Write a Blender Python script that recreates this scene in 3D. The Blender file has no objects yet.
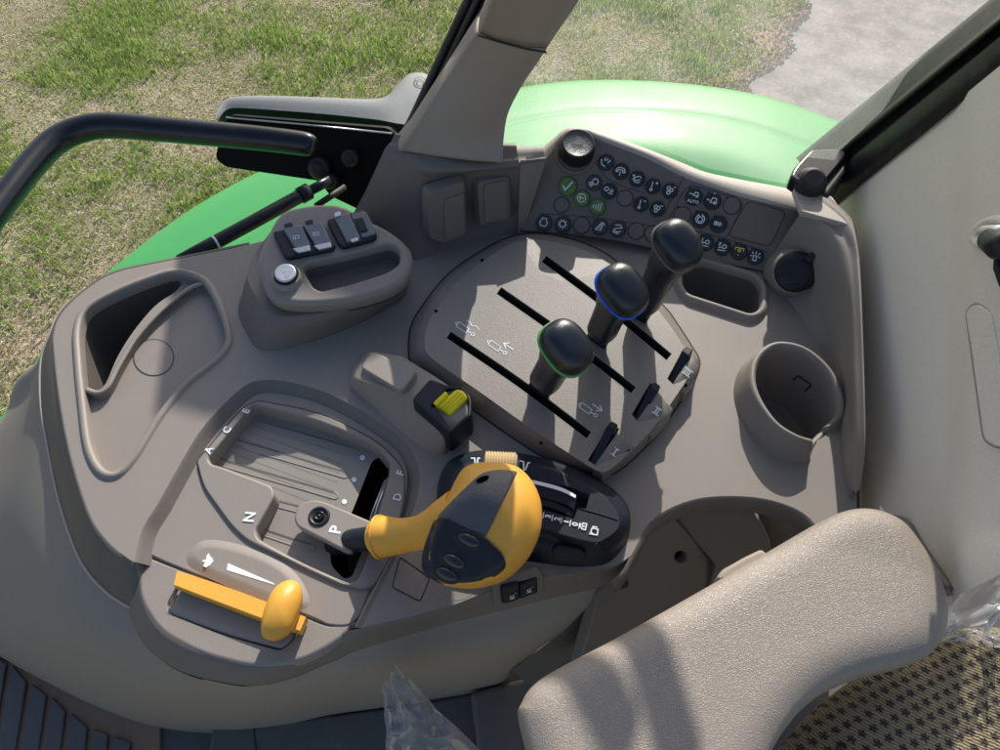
import bpy, bmesh, math, random
import numpy as np
from mathutils import Vector, Matrix, noise
from mathutils.geometry import delaunay_2d_cdt
from mathutils.bvhtree import BVHTree
random.seed(7); np.random.seed(7)
C = bpy.context.scene.collection
PI = math.pi
# ------------------------------------------------------------------ camera model
T = math.radians(36); FP = 755.0; CH = 0.62
cT, sT = math.cos(T), math.sin(T)
CAM = Vector((0, 0, CH))
def ray(u, v):
    x = (u-500)/FP; y = (375-v)/FP
    return Vector((x, y*cT+sT, y*sT-cT))
def P(u, v, z=0.0):
    r = ray(u, v); return CAM + r*((z-CH)/r.z)
class Pl:
    def __init__(s, o, n):
        s.o = o; s.n = n.normalized()
        if s.n.z < 0: s.n = -s.n
        ex = Vector((1, 0, 0)); ex = ex - s.n*ex.dot(s.n)
        if ex.length < .3: ex = Vector((0, 1, 0)); ex = ex - s.n*ex.dot(s.n)
        s.ex = ex.normalized(); s.ey = s.n.cross(s.ex)
    @staticmethod
    def z(h): return Pl(Vector((0, 0, h)), Vector((0, 0, 1)))
    @staticmethod
    def three(a, b, c):
        a, b, c = P(*a), P(*b), P(*c)
        return Pl(a, (b-a).cross(c-a))
    def loc(s, u, v, h=0.0):
        r = ray(u, v); t = (s.n.dot(s.o - CAM) + h)/s.n.dot(r)
        p = CAM + r*t - s.o
        return (p.dot(s.ex), p.dot(s.ey))
    def w(s, x, y, h=0.0): return s.o + s.ex*x + s.ey*y + s.n*h
    def px(s, u, v, h=0.0): return s.w(*s.loc(u, v, h), h)
    def up(s, h): return Pl(s.o+s.n*h, s.n)
# ------------------------------------------------------------------ 2-D tools
def R(pts, r, n=5):
    out = []; m = len(pts)
    for i, p in enumerate(pts):
        rr = p[2] if len(p) > 2 else r
        p = Vector(p[:2]); a = Vector(pts[i-1][:2]); b = Vector(pts[(i+1) % m][:2])
        da = (a-p); db = (b-p)
        k = min(rr, da.length*.45, db.length*.45)
        if k < .3: out.append(tuple(p)); continue
        A = p+da.normalized()*k; B = p+db.normalized()*k
        for j in range(n+1):
            t = j/n; q = A*(1-t)**2 + p*2*t*(1-t) + B*t*t
            out.append(tuple(q))
    return out
def cr(a, b, c, d, t):
    return .5*((2*b)+(c-a)*t+(2*a-5*b+4*c-d)*t*t+(3*b-a-3*c+d)*t**3)
def S(pts, sub=6, closed=True):
    V = [Vector(p) for p in pts]; m = len(V); out = []
    rng = range(m) if closed else range(m-1)
    for i in rng:
        if closed: a, b, c, d = V[i-1], V[i], V[(i+1) % m], V[(i+2) % m]
        else: a, b, c, d = V[max(i-1, 0)], V[i], V[i+1], V[min(i+2, m-1)]
        for j in range(sub): out.append(cr(a, b, c, d, j/sub))
    if not closed: out.append(V[-1].copy())
    return [tuple(p) for p in out]
def ell(cx, cy, rx, ry, ang=0, n=32):
    a = math.radians(ang)
    return [(cx+rx*math.cos(t)*math.cos(a)-ry*math.sin(t)*math.sin(a), cy+rx*math.cos(t)*math.sin(a)+ry*math.sin(t)*math.cos(a)) for t in [2*PI*i/n for i in range(n)]]
def area(p): return .5*sum(p[i-1][0]*p[i][1]-p[i][0]*p[i-1][1] for i in range(len(p)))
def ccw(p): return list(p) if area(p) > 0 else list(reversed(p))
def norms(p, closed=True):
    A = np.array(p, float)[:, :2]
    if closed:
        d1 = A-np.roll(A, 1, 0); d2 = np.roll(A, -1, 0)-A
    else:
        d = np.diff(A, axis=0); d1 = np.vstack([d[:1], d]); d2 = np.vstack([d, d[-1:]])
    d1 /= np.linalg.norm(d1, axis=1)[:, None]+1e-12; d2 /= np.linalg.norm(d2, axis=1)[:, None]+1e-12
    n1 = np.stack([d1[:, 1], -d1[:, 0]], 1); n2 = np.stack([d2[:, 1], -d2[:, 0]], 1)
    n = n1+n2; L2 = (n*n).sum(1)[:, None]
    return n*2/np.maximum(L2, 1.0)
def off(p, d, closed=True):
    A = np.array(p, float)[:, :2]; return [tuple(q) for q in A+norms(p, closed)*d]
def inpoly(X, Y, poly):
    c = np.zeros(X.shape, bool); m = len(poly); j = m-1
    for i in range(m):
        xi, yi = poly[i][:2]; xj, yj = poly[j][:2]
        if yi != yj:
            k = ((yi > Y) != (yj > Y)) & (X < (xj-xi)*(Y-yi)/(yj-yi)+xi); c ^= k
        j = i
    return c
# ------------------------------------------------------------------ mesh builder
class MB:
    def __init__(s): s.v = []; s.f = []; s.sm = []
    def add(s, vs, fs, smooth=True):
        b = len(s.v); s.v += [tuple(v) for v in vs]
        s.f += [[b+i for i in f] for f in fs]; s.sm += [smooth]*len(fs)
    def rings(s, rs, closed=True, smooth=True, cap0=False, cap1=False):
        n = len(rs[0]); fs = []
        for i in range(len(rs)-1):
            for j in range(n if closed else n-1):
                k = (j+1) % n; fs.append([i*n+j, i*n+k, (i+1)*n+k, (i+1)*n+j])
        s.add([p for r in rs for p in r], fs, smooth)
        if cap0: s.add(rs[0], [list(range(n))], False)
        if cap1: s.add(rs[-1], [list(range(n))], False)
    def sweep(s, pl, p2, prof, closed=True):
        n = norms(p2, closed); A = np.array(p2, float)[:, :2]
        rs = []
        for o, h in prof:
            B = A+n*o; rs.append([pl.w(x, y, h) for x, y in B])
        s.rings(rs, closed)
    def cap(s, pl, outer, holes=(), h=0.0, zf=None, grid=None, smooth=False):
        vs = []; es = []
        for loop in [outer]+list(holes):
            b = len(vs); m = len(loop); vs += [Vector(q[:2]) for q in loop]
            es += [(b+i, b+(i+1) % m) for i in range(m)]
        if grid:
            A = np.array(outer)[:, :2]; lo = A.min(0); hi = A.max(0)
            gx, gy = np.meshgrid(np.arange(lo[0], hi[0], grid), np.arange(lo[1], hi[1], grid))
            gx = gx.ravel(); gy = gy.ravel(); k = inpoly(gx, gy, off(outer, -grid*.4))
            for ho in holes: k &= ~inpoly(gx, gy, off(ho, grid*.4))
            vs += [Vector((a, b)) for a, b in zip(gx[k], gy[k])]
        r = delaunay_2d_cdt(vs, es, [], 0, 1e-6)
        ov = r[0]; of = r[2]
        V = np.array([(q[0], q[1]) for q in ov]); Fc = [list(f) for f in of]
        cx = np.array([V[f].mean(0) for f in Fc])
        k = inpoly(cx[:, 0], cx[:, 1], outer)
        for ho in holes: k &= ~inpoly(cx[:, 0], cx[:, 1], ho)
        fs = [f for f, q in zip(Fc, k) if q]
        s.add([pl.w(x, y, zf(x, y) if zf else h) for x, y in V], fs, smooth)
    def slab(s, pl, px, h=0.0, depth=.01, b=.002, flare=0.0, holes=(), seg=4, fillet=0.0, floor=True):
        """outline px traced at height h over pl; rounded top edge; walls down; holes: (px, r, depth, draft, floor?)"""
        o = ccw([pl.loc(u, v, h) for u, v in px])
        prof = [(-b+b*math.sin(a), h-b+b*math.cos(a)) for a in [PI/2*i/seg for i in range(seg+1)]]
        prof.append((flare, h-depth+fillet))
        if fillet:
            prof += [(flare+fillet*(1-math.cos(a)), h-depth+fillet*(1-math.sin(a))) for a in [PI/2*i/3 for i in range(1, 4)]]
        s.sweep(pl, o, prof)
        hs = []
        for hp in holes:
            q, r, d, dr, fl = hp
            q = ccw([pl.loc(u, v, h) for u, v in q])
            s.sweep(pl, q, [(r-r*math.sin(a), h-r+r*math.cos(a)) for a in [PI/2*i/3 for i in range(4)]]+[(-dr, h-d)])
            hs.append(off(q, r))
            if fl: s.cap(pl, off(q, -dr), h=h-d)
        s.cap(pl, off(o, -b), hs, h=h)
    def tube(s, pts, rad, seg=16, caps=True, flat=1.0, upv=None):
        pts = [Vector(p) for p in pts]; n = len(pts)
        if not hasattr(rad, '__len__'): rad = [rad]*n
        rs = []; prev = None
        for i, p in enumerate(pts):
            t = (pts[min(i+1, n-1)]-pts[max(i-1, 0)]).normalized()
            if prev is None:
                a = upv or (Vector((0, 0, 1)) if abs(t.z) < .9 else Vector((1, 0, 0)))
                x = t.cross(a).normalized()
            else: x = (prev - t*prev.dot(t)).normalized()
            prev = x; y = t.cross(x)
            rs.append([p+(x*math.cos(q)+y*math.sin(q)*flat)*rad[i] for q in [2*PI*j/seg for j in range(seg)]])
        s.rings(rs, True, True, caps, caps)
    def ribbon(s, pl, pts, w, h=.0003, closed=False):
        pts = [p for i, p in enumerate(pts) if i == 0 or (abs(p[0]-pts[i-1][0])+abs(p[1]-pts[i-1][1])) > 1e-7]
        n = norms(pts, closed); A = np.array(pts, float)
        a = A+n*w/2; b = A-n*w/2
        s.rings([[pl.w(x, y, h) for x, y in a], [pl.w(x, y, h) for x, y in b]], closed, False)
    def pxr(s, pl, pts, w, h=.0003, closed=False):
        s.ribbon(pl, [pl.loc(u, v, h) for u, v in pts], w, h, closed)
    def revolve(s, o, ax, prof, seg=32, capt=False):
        ax = ax.normalized(); x = ax.cross(Vector((.3, .9, .1))).normalized(); y = ax.cross(x)
        rs = [[o+ax*h+(x*math.cos(q)+y*math.sin(q))*r for q in [2*PI*j/seg for j in range(seg)]] for r, h in prof]
        s.rings(rs, True, True); 
        if capt: s.add(rs[-1], [list(range(seg))], False)
    def build(s, name, mat, parent=None, doubles=1e-6, **kw):
        me = bpy.data.meshes.new(name)
        me.from_pydata(s.v, [], s.f); me.polygons.foreach_set('use_smooth', s.sm)
        bm = bmesh.new(); bm.from_mesh(me)
        bmesh.ops.remove_doubles(bm, verts=bm.verts, dist=doubles)
        bmesh.ops.recalc_face_normals(bm, faces=bm.faces)
        bm.to_mesh(me); bm.free()
        me.materials.append(mat)
        return link(name, me, parent, **kw)
def link(name, me, parent=None, **kw):
    o = bpy.data.objects.new(name, me); C.objects.link(o)
    if parent is not None:
        o.parent = parent
        if parent.type == 'EMPTY': o.matrix_parent_inverse = Matrix.Translation(-parent.location)
    for k, v in kw.items(): o[k] = v
    return o
def thing(name, label, cat, loc, group=None):
    o = bpy.data.objects.new(name, None); o.empty_display_size = .02; C.objects.link(o)
    o.location = loc; o['label'] = label; o['category'] = cat
    if group: o['group'] = group
    return o
def R3(pts, r=.005, n=4):
    out = []; m_ = len(pts)
    for i in range(m_):
        p = pts[i]; a = pts[i-1]-p; b = pts[(i+1) % m_]-p; A = p+a*min(.45, r/a.length); B = p+b*min(.45, r/b.length)
        for j in range(n+1): t = j/n; out.append(A*(1-t)**2+p*2*t*(1-t)+B*t*t)
    return out
def skin(keys, su=6, sv=4, closed_u=False):
    """keys: list of rows of 3-D points; Catmull-Rom in both directions"""
    rows = [[Vector(p) for p in S(r, su, closed_u)] for r in keys]
    n = len(rows[0]); out = []
    for i in range(len(rows)-1):
        a, b, c, d = rows[max(i-1, 0)], rows[i], rows[i+1], rows[min(i+2, len(rows)-1)]
        for j in range(sv): out.append([cr(a[k], b[k], c[k], d[k], j/sv) for k in range(n)])
    out.append(rows[-1]); return out
def text(name, s, mat, parent, c, xd, yd, n, size, h=.0004, bold=0.0, **kw):
    """text centred on 3-D point c; xd reading direction, yd letter-up direction"""
    cu = bpy.data.curves.new(name, 'FONT'); cu.body = s; cu.size = 1; cu.align_x = 'CENTER'; cu.align_y = 'CENTER'
    cu.offset = bold; cu.resolution_u = 3
    to = bpy.data.objects.new(name, cu); C.objects.link(to)
    me = bpy.data.meshes.new_from_object(to.evaluated_get(bpy.context.evaluated_depsgraph_get()))
    bpy.data.objects.remove(to); bpy.data.curves.remove(cu)
    co = [v.co.copy() for v in me.vertices]
    xs = [q.x for q in co]; ys = [q.y for q in co]; mx = (min(xs)+max(xs))/2; my = (min(ys)+max(ys))/2
    for v, q in zip(me.vertices, co): v.co = c + xd*((q.x-mx)*size) + yd*((q.y-my)*size) + n*h
    me.materials.clear(); me.materials.append(mat)
    return link(name, me, parent, **kw)
def tpx(name, s, mat, parent, pl, u, v, du, dv, size, flip=1, stretch=1.0, **kw):
    a = pl.px(u, v); b = pl.px(u+du, v+dv); xd = (b-a).normalized(); yd = pl.n.cross(xd)*flip
    return text(name, s, mat, parent, a, xd*stretch, yd, pl.n, size, **kw)
# ------------------------------------------------------------------ materials
def nd(nt, t, **kw):
    n = nt.nodes.new(t)
    for k, v in kw.items():
        if hasattr(n, k): setattr(n, k, v)
        else: n.inputs[k].default_value = v
    return n
def mat(name, col, rough=.5, bump=None, bs=1.0, var=.06, spec=.5, metal=0.0, coat=0.0, dust=0.0, vscale=9.0, bdist=.0004, kind='noise', sheen=0.0):
    m = bpy.data.materials.new(name); m.use_nodes = True; nt = m.node_tree; L = nt.links
    b = nt.nodes['Principled BSDF']
    b.inputs['Roughness'].default_value = rough; b.inputs['Metallic'].default_value = metal
    b.inputs['Specular IOR Level'].default_value = spec; b.inputs['Coat Weight'].default_value = coat
    b.inputs['Coat Roughness'].default_value = .08; b.inputs['Sheen Weight'].default_value = sheen
    tc = nd(nt, 'ShaderNodeTexCoord')
    n1 = nd(nt, 'ShaderNodeTexNoise', Scale=vscale, Detail=6.0, Roughness=.65); L.new(tc.outputs['Object'], n1.inputs['Vector'])
    mx = nd(nt, 'ShaderNodeMix', data_type='RGBA')
    mx.inputs[6].default_value = (*[c*(1-var) for c in col], 1); mx.inputs[7].default_value = (*[min(1, c*(1+var)) for c in col], 1)
    L.new(n1.outputs['Fac'], mx.inputs[0]); out = mx.outputs[2]
    if bump:
        if kind == 'leather':
            wn = nd(nt, 'ShaderNodeTexNoise', Scale=300.0, Detail=2.0); L.new(tc.outputs['Object'], wn.inputs['Vector'])
            va = nd(nt, 'ShaderNodeMix', data_type='VECTOR'); va.inputs[0].default_value = .004; L.new(tc.outputs['Object'], va.inputs[4]); L.new(wn.outputs['Color'], va.inputs[5])
            n2 = nd(nt, 'ShaderNodeTexVoronoi', Scale=bump, feature='DISTANCE_TO_EDGE'); L.new(va.outputs[1], n2.inputs['Vector'])
            ms = nd(nt, 'ShaderNodeMapRange'); ms.inputs[1].default_value = 0; ms.inputs[2].default_value = .28; L.new(n2.outputs['Distance'], ms.inputs[0]); hs = ms.outputs[0]
        elif kind == 'vor':
            n2 = nd(nt, 'ShaderNodeTexVoronoi', Scale=bump, feature='SMOOTH_F1'); hs = n2.outputs['Distance']
        else:
            n2 = nd(nt, 'ShaderNodeTexNoise', Scale=bump, Detail=2.0); hs = n2.outputs['Fac']
        if kind != 'leather': L.new(tc.outputs['Object'], n2.inputs['Vector'])
        bp = nd(nt, 'ShaderNodeBump', Strength=bs, Distance=bdist); L.new(hs, bp.inputs['Height']); L.new(bp.outputs['Normal'], b.inputs['Normal'])
        m2 = nd(nt, 'ShaderNodeMix', data_type='RGBA', blend_type='MULTIPLY'); m2.inputs[0].default_value = .35
        rp = nd(nt, 'ShaderNodeMapRange'); rp.inputs[1].default_value = .3; rp.inputs[2].default_value = .7; rp.inputs[3].default_value = .72; rp.inputs[4].default_value = 1.2
        L.new(hs, rp.inputs[0]); L.new(out, m2.inputs[6]); L.new(rp.outputs[0], m2.inputs[7]); out = m2.outputs[2]
    if dust > 0:
        n3 = nd(nt, 'ShaderNodeTexNoise', Scale=60.0, Detail=8.0, Roughness=.75); L.new(tc.outputs['Object'], n3.inputs['Vector'])
        r3 = nd(nt, 'ShaderNodeMapRange'); r3.inputs[1].default_value = .52; r3.inputs[2].default_value = .78; r3.inputs[4].default_value = dust
        L.new(n3.outputs['Fac'], r3.inputs[0])
        m3 = nd(nt, 'ShaderNodeMix', data_type='RGBA'); m3.inputs[7].default_value = (.42, .39, .35, 1)
        L.new(r3.outputs[0], m3.inputs[0]); L.new(out, m3.inputs[6]); out = m3.outputs[2]
        n5 = nd(nt, 'ShaderNodeTexNoise', Scale=420.0, Detail=3.0, Roughness=.8); L.new(tc.outputs['Object'], n5.inputs['Vector'])
        r5 = nd(nt, 'ShaderNodeMapRange'); r5.inputs[1].default_value = .69; r5.inputs[2].default_value = .76; r5.inputs[4].default_value = min(.4, dust*3)
        L.new(n5.outputs['Fac'], r5.inputs[0]); m5 = nd(nt, 'ShaderNodeMix', data_type='RGBA'); m5.inputs[7].default_value = (.5, .47, .42, 1)
        L.new(r5.outputs[0], m5.inputs[0]); L.new(out, m5.inputs[6]); out = m5.outputs[2]
        n4 = nd(nt, 'ShaderNodeMapRange'); n4.inputs[3].default_value = rough*.85; n4.inputs[4].default_value = min(1, rough*1.25)
        L.new(n1.outputs['Fac'], n4.inputs[0]); L.new(n4.outputs[0], b.inputs['Roughness'])
    L.new(out, b.inputs['Base Color'])
    return m
M = {}
TA = (.268, .234, .205)
M['taupe'] = mat('taupe_plastic', TA, .52, 1500, .35, dust=.10)
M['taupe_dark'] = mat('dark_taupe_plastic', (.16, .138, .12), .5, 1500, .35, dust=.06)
M['panel'] = mat('sparkle_taupe_plastic', (.235, .206, .18), .45, 1100, .6, var=.05, dust=.08, bdist=.0005)
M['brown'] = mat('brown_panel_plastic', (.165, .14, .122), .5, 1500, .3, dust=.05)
M['skirt'] = mat('warm_grey_plastic', (.275, .238, .195), .62, 1300, .3, dust=.12, var=.1, vscale=5)
M['beige'] = mat('beige_trim_plastic', (.34, .28, .225), .6, 1300, .25, dust=.05, var=.04)
M['wall'] = mat('pale_trim_plastic', (.88, .79, .66), .55, 900, .06, var=.03)
M['black'] = mat('black_plastic', (.014, .016, .02), .38, 1800, .3, var=.15, dust=.015, spec=.4)
M['knob'] = mat('soft_black_rubber', (.013, .018, .026), .27, 1600, .4, var=.15, dust=.02, spec=.6)
M['blackgl'] = mat('gloss_black_plastic', (.012, .013, .016), .16, None, var=.1)
M['blackgrain'] = mat('grained_black_plastic', (.085, .088, .092), .32, 900, 1.0, var=.15, dust=.05, bdist=.0006)
M['module'] = mat('blue_black_plastic', (.012, .017, .027), .40, 1600, .3, var=.15, dust=.02, spec=.25)
M['slotwall'] = mat('slot_shade_plastic', (.022, .019, .017), .7)  # slot walls coloured near black to paint in the shade of the slots
M['flange'] = mat('flange_grey_plastic', (.055, .062, .06), .5, 900, .4, var=.1, dust=.12)
M['ridge'] = mat('sunlit_taupe_plastic', (.43, .375, .325), .5, 1500, .3, dust=.08)  # taupe lightened to paint sunlight onto ridge tops and lip
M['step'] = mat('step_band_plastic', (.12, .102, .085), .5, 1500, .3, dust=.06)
M['capm'] = mat('sky_sheen_cap_plastic', (.15, .172, .195), .34, 1500, .3, var=.1, dust=.03)  # black caps tinted blue-grey, sky reflection put into the colour
M['btndark'] = mat('button_dark_brown', (.05, .042, .036), .45, 1500, .3)
M['matgap'] = mat('mat_gap_brown', (.30, .19, .13), .8)
M['hole'] = mat('hole_black', (.002, .002, .002), 1.0, spec=0.0)
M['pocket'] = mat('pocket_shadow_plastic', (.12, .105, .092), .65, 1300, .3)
M['orange'] = mat('orange_plastic', (.80, .40, .055), .42, 1300, .2, var=.05, spec=.45, dust=.07)
M['yellow'] = mat('yellow_plastic', (.95, .80, .01), .35, None, var=.05)
M['green'] = mat('green_ring_plastic', (.10, .42, .10), .4, None)
M['blue'] = mat('blue_ring_plastic', (.015, .13, .75), .4, None)
M['btngreen'] = mat('button_green', (.11, .21, .045), .5, 1500, .3)
M['btnblk'] = mat('button_black', (.012, .017, .025), .35, 1800, .3, dust=.04)
M['white'] = mat('white_print', (.82, .86, .88), .55, None, var=.03)
M['yprint'] = mat('yellow_print', (.75, .72, .12), .5, None)
M['gdark'] = mat('seam_shadow', (.03, .027, .025), .8)
M['glight'] = mat('seam_edge', (.33, .30, .28), .5)
M['silver'] = mat('brushed_silver', (.62, .64, .66), .32, 900, .3, metal=.7)
M['tan'] = mat('tan_wheel_plastic', (.66, .50, .28), .55, None)
M['bar'] = mat('satin_black_steel', (.008, .011, .016), .26, 2500, .1, var=.2, dust=.01, spec=.5)
M['metalblk'] = mat('black_sheet_metal', (.004, .004, .005), .55, None, var=.3, spec=.12)
M['armgrey'] = mat('grey_exterior_plastic', (.20, .215, .215), .6, 700, .6, var=.1, dust=.2)
M['rubber'] = mat('black_rubber_seal', (.016, .018, .017), .55, 1200, .3, var=.2, dust=.12)
M['frame'] = mat('window_frame_plastic', (.010, .012, .012), .45, 1200, .3, var=.15, dust=.12)
M['floor'] = mat('floor_grey_plastic', (.12, .112, .112), .6, 900, .4, dust=.15)
M['leather'] = mat('armrest_vinyl', (.315, .266, .222), .42, 640, .34, var=.05, bdist=.0006, kind='leather', dust=.06)
M['gate'] = mat('gate_shutter_plastic', (.27, .245, .215), .42, 1200, .25, var=.08, dust=.15)
M['lens'] = mat('lens_plastic', (.02, .014, .012), .12, None, var=.2, coat=.5)
def grooves_for_gate(m): pass
def paint_green():
    m = mat('green_tractor_paint', (.06, .36, .10), .45, None, var=.05, spec=.25, coat=.12, dust=.10, vscale=4)
    return m
M['fender'] = paint_green()
def glassy(name, haze, gloss, tint=(.97, .98, .97), hazecol=(.8, .85, .82)):
    m = bpy.data.materials.new(name); m.use_nodes = True; nt = m.node_tree; L = nt.links; nt.nodes.remove(nt.nodes['Principled BSDF'])
    out = nt.nodes['Material Output']
    tr = nd(nt, 'ShaderNodeBsdfTransparent'); tr.inputs[0].default_value = (*tint, 1)
    df = nd(nt, 'ShaderNodeBsdfTranslucent'); df.inputs[0].default_value = (*hazecol, 1)
    gl = nd(nt, 'ShaderNodeBsdfGlossy'); gl.inputs['Roughness'].default_value = .03
    tc = nd(nt, 'ShaderNodeTexCoord'); n = nd(nt, 'ShaderNodeTexNoise', Scale=7.0, Detail=5.0, Roughness=.6); L.new(tc.outputs['Object'], n.inputs['Vector'])
    mr = nd(nt, 'ShaderNodeMapRange'); mr.inputs[1].default_value = .3; mr.inputs[2].default_value = .75; mr.inputs[3].default_value = haze*.35; mr.inputs[4].default_value = haze*1.6
    L.new(n.outputs['Fac'], mr.inputs[0])
    m1 = nd(nt, 'ShaderNodeMixShader'); L.new(mr.outputs[0], m1.inputs[0]); L.new(tr.outputs[0], m1.inputs[1]); L.new(df.outputs[0], m1.inputs[2])
    m2 = nd(nt, 'ShaderNodeMixShader'); m2.inputs[0].default_value = gloss; L.new(m1.outputs[0], m2.inputs[1]); L.new(gl.outputs[0], m2.inputs[2])
    L.new(m2.outputs[0], out.inputs['Surface']); return m
M['pane'] = glassy('hazy_glass', .10, .05, hazecol=(.75, .85, .8))
M['pane2'] = glassy('clear_glass', .035, .03)
Z0 = Pl.z(0)
V3 = lambda p: Vector(p)
# ================================================================== SIDE CONSOLE
con = thing('side_console', 'large taupe moulded side console with storage tray, grip pocket and cup holder', 'console', P(500, 400, 0))
CHN = [(362, 628), (376, 598), (390, 570), (405, 540), (416, 504), (420, 478), (416, 460), (401, 438), (370, 416), (330, 394), (290, 382), (262, 380), (243, 387), (216, 412), (196, 437), (175, 473), (157, 505), (142, 530), (134, 562)]
CHN_s = S(CHN, 4, False)
leftedge = S([(134, 562), (112, 545), (93, 520), (79, 482), (68, 440), (60, 395), (55, 352), (55, 332), (63, 313), (87, 290), (117, 273), (177, 260), (250, 245), (330, 222), (380, 203)], 5, False)
right = [(520, 190), (760, 225), (852, 255), (862, 470), (860, 575), (835, 565)] + S([(835, 565), (822, 535), (805, 514), (775, 501), (740, 496), (700, 498), (668, 509), (648, 524), (638, 542), (630, 556), (612, 566), (575, 572), (541, 576), (491, 590), (450, 606), (400, 619), (362, 628)], 4, False)[1:-1]
top_out = CHN_s[:-1] + leftedge + right
TRAY = S([(187, 273), (207, 283), (223, 314), (229, 342), (216, 361), (187, 384), (160, 417), (135, 457), (117, 475), (100, 471), (88, 447), (82, 403), (78, 363), (77, 330), (86, 309), (117, 291), (153, 277), (172, 272)], 5)
CUPC = (796, 396)
cupo = [(CUPC[0]+42*math.cos(t)*1.0, CUPC[1]+44*math.sin(t)) for t in [2*PI*i/40 for i in range(40)]]
GRIP = [(682, 271), (700, 264), (752, 279), (760, 289), (759, 311), (750, 317), (688, 297), (682, 288)]
SLOTS = [((448.5, 334.5), (589, 435)), ((499, 290.5), (633.5, 390)), ((544, 258.5), (669, 357))]
mb = MB(); Lf = lambda px, pl=Z0, h=0.0: ccw([pl.loc(u, v, h) for u, v in px])
tray2 = Lf(TRAY); grip2 = Lf(R(GRIP, 7))
cup2 = ccw([Z0.loc(u, v) for u, v in S([(808, 441), (790, 435), (772, 424), (757, 403), (750, 383), (752, 366), (763, 354), (780, 349), (803, 354), (825, 372), (836, 396), (838, 411), (834, 424), (822, 438)], 4)])
outer2 = [Z0.loc(u, v) for u, v in top_out]; outer2 = ccw(outer2)
def zt(x, y): return -.0012+.0012*math.sin(x*9+1)*math.cos(y*7)
mb.cap(Z0, outer2, [off(tray2, .003), off(grip2, .002), cup2], zf=lambda x, y: 0.0, grid=.02)
# rolled edge down to the skirt
le2 = [Z0.loc(u, v) for u, v in leftedge]
def arcprof(r, d): return [(r*math.sin(a)*1.0, -r+r*math.cos(a)) for a in [PI/2*i/4 for i in range(5)]]+[(r, -d)]
def edge(mbx, pts, prof, flip=False):
    q = [Z0.loc(u, v) for u, v in pts]
    if flip: q = q[::-1]
    mbx.sweep(Z0, q, prof, False)
edge(mb, leftedge[:], [(0, 0), (-.0015, -.0004), (-.0028, -.0018), (-.0034, -.004)])
top = mb.build('top_shell', M['taupe'], con, 1e-5)
# step band around the left end
def keyrow(a): return [P(*q) for q in a]
R0 = keyrow([(150, 556, -.013), (134, 562, 0), (112, 545, -.001), (93, 520, -.001), (79, 482, -.001), (68, 440, -.001), (60, 395, -.001), (55, 352, -.001), (54.5, 332, -.001), (63, 312, -.001), (87, 289, -.001), (117, 272, -.001), (177, 259, -.001), (250, 244, -.001)])
R1 = keyrow([(152, 614, -.03), (134, 610, -.03), (106, 592, -.03), (80, 560, -.03), (60, 505, -.03), (49, 455, -.028), (41, 405, -.024), (41, 362, -.016), (50, 334, -.008), (61, 311, -.006), (86, 288, -.006), (116, 271, -.006), (176, 258, -.006), (249, 243, -.006)])
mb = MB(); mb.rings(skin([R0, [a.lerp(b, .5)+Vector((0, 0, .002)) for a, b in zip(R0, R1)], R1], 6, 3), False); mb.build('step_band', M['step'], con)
mb = MB(); mb.tube([p+Vector((0, 0, .0004)) for p in [Vector(q) for q in S([tuple(q) for q in R1[1:11]], 6, False)]], .0013, 8); mb.build('lip_highlight', M['ridge'], con)  # thin pale line painting a highlight along the skirt's upper edge
# outer skirt
def drop(p, dx, dy, dz): return p+Vector((dx, dy, dz))
Lr = [P(140, 632, -.030), P(165, 663, -.031), P(206, 681, -.031), P(250, 686, -.031), P(300, 671, -.031), P(362, 649, -.031), P(425, 627.5, -.031), P(500, 610.5, -.031), P(560, 596, -.031), P(609, 583, -.031)]
S1 = Lr[::-1] + [p for p in R1[1:]]
S2 = keyrow([(560, 634, -.08), (530, 650, -.08), (490, 662, -.08), (450, 668, -.08), (395, 676, -.08), (340, 688, -.08), (290, 700, -.08), (245, 704, -.08), (200, 700, -.08), (160, 692, -.08),
  (120, 672, -.08), (80, 650, -.08), (40, 610, -.08), (15, 560, -.08), (6, 500, -.075), (14, 440, -.065), (31, 388, -.045), (40, 358, -.03)]) + [drop(R1[k], -.012, .006, -.05) for k in (9, 10, 11, 12, 13)]
S3 = keyrow([(512, 668, -.20), (500, 680, -.22), (470, 690, -.24), (430, 698, -.25), (380, 706, -.25), (330, 713, -.25), (290, 722, -.25), (240, 728, -.25), (190, 727, -.25), (140, 720, -.25),
  (90, 702, -.25), (50, 683, -.25), (0, 655, -.25), (-50, 620, -.24), (-70, 560, -.22), (-50, 490, -.18), (3, 437, -.13), (28, 388, -.10)]) + [drop(R1[k], -.02, .010, -.15) for k in (9, 10, 11, 12, 13)]
S4 = [p+Vector((0, .01, -.2)) for p in S3]
mb = MB(); mb.rings(skin([S1, S2, S3, S4], 6, 8), False); skirt = mb.build('lower_skirt', M['skirt'], con)
# front edge wall (between upper edge and lip)
U = [(340, 632), (362, 628), (400, 619), (450, 606), (491, 590), (541, 576), (575, 572), (612, 566), (630, 556)]
Lw = [(325, 658), (350, 651), (400, 636), (452, 621), (497, 610), (545, 598), (580, 590), (609, 583), (622, 571)]
mb = MB(); ua = keyrow([(a, b, 0 if i else -.014) for i, (a, b) in enumerate(U)]); lb = keyrow([(a, b, -.028) for a, b in Lw]); lc = keyrow([(a-1, b+2.2, -.031) for a, b in Lw])
mm = [a.lerp(b, .12)+Vector((0, -.001, .0012)) for a, b in zip(ua, lb)]
mb.rings(skin([ua, mm, [a.lerp(b, .6) for a, b in zip(ua, lb)], lb, lc], 4, 3), False); mb.build('front_edge_wall', M['brown'], con)
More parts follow.
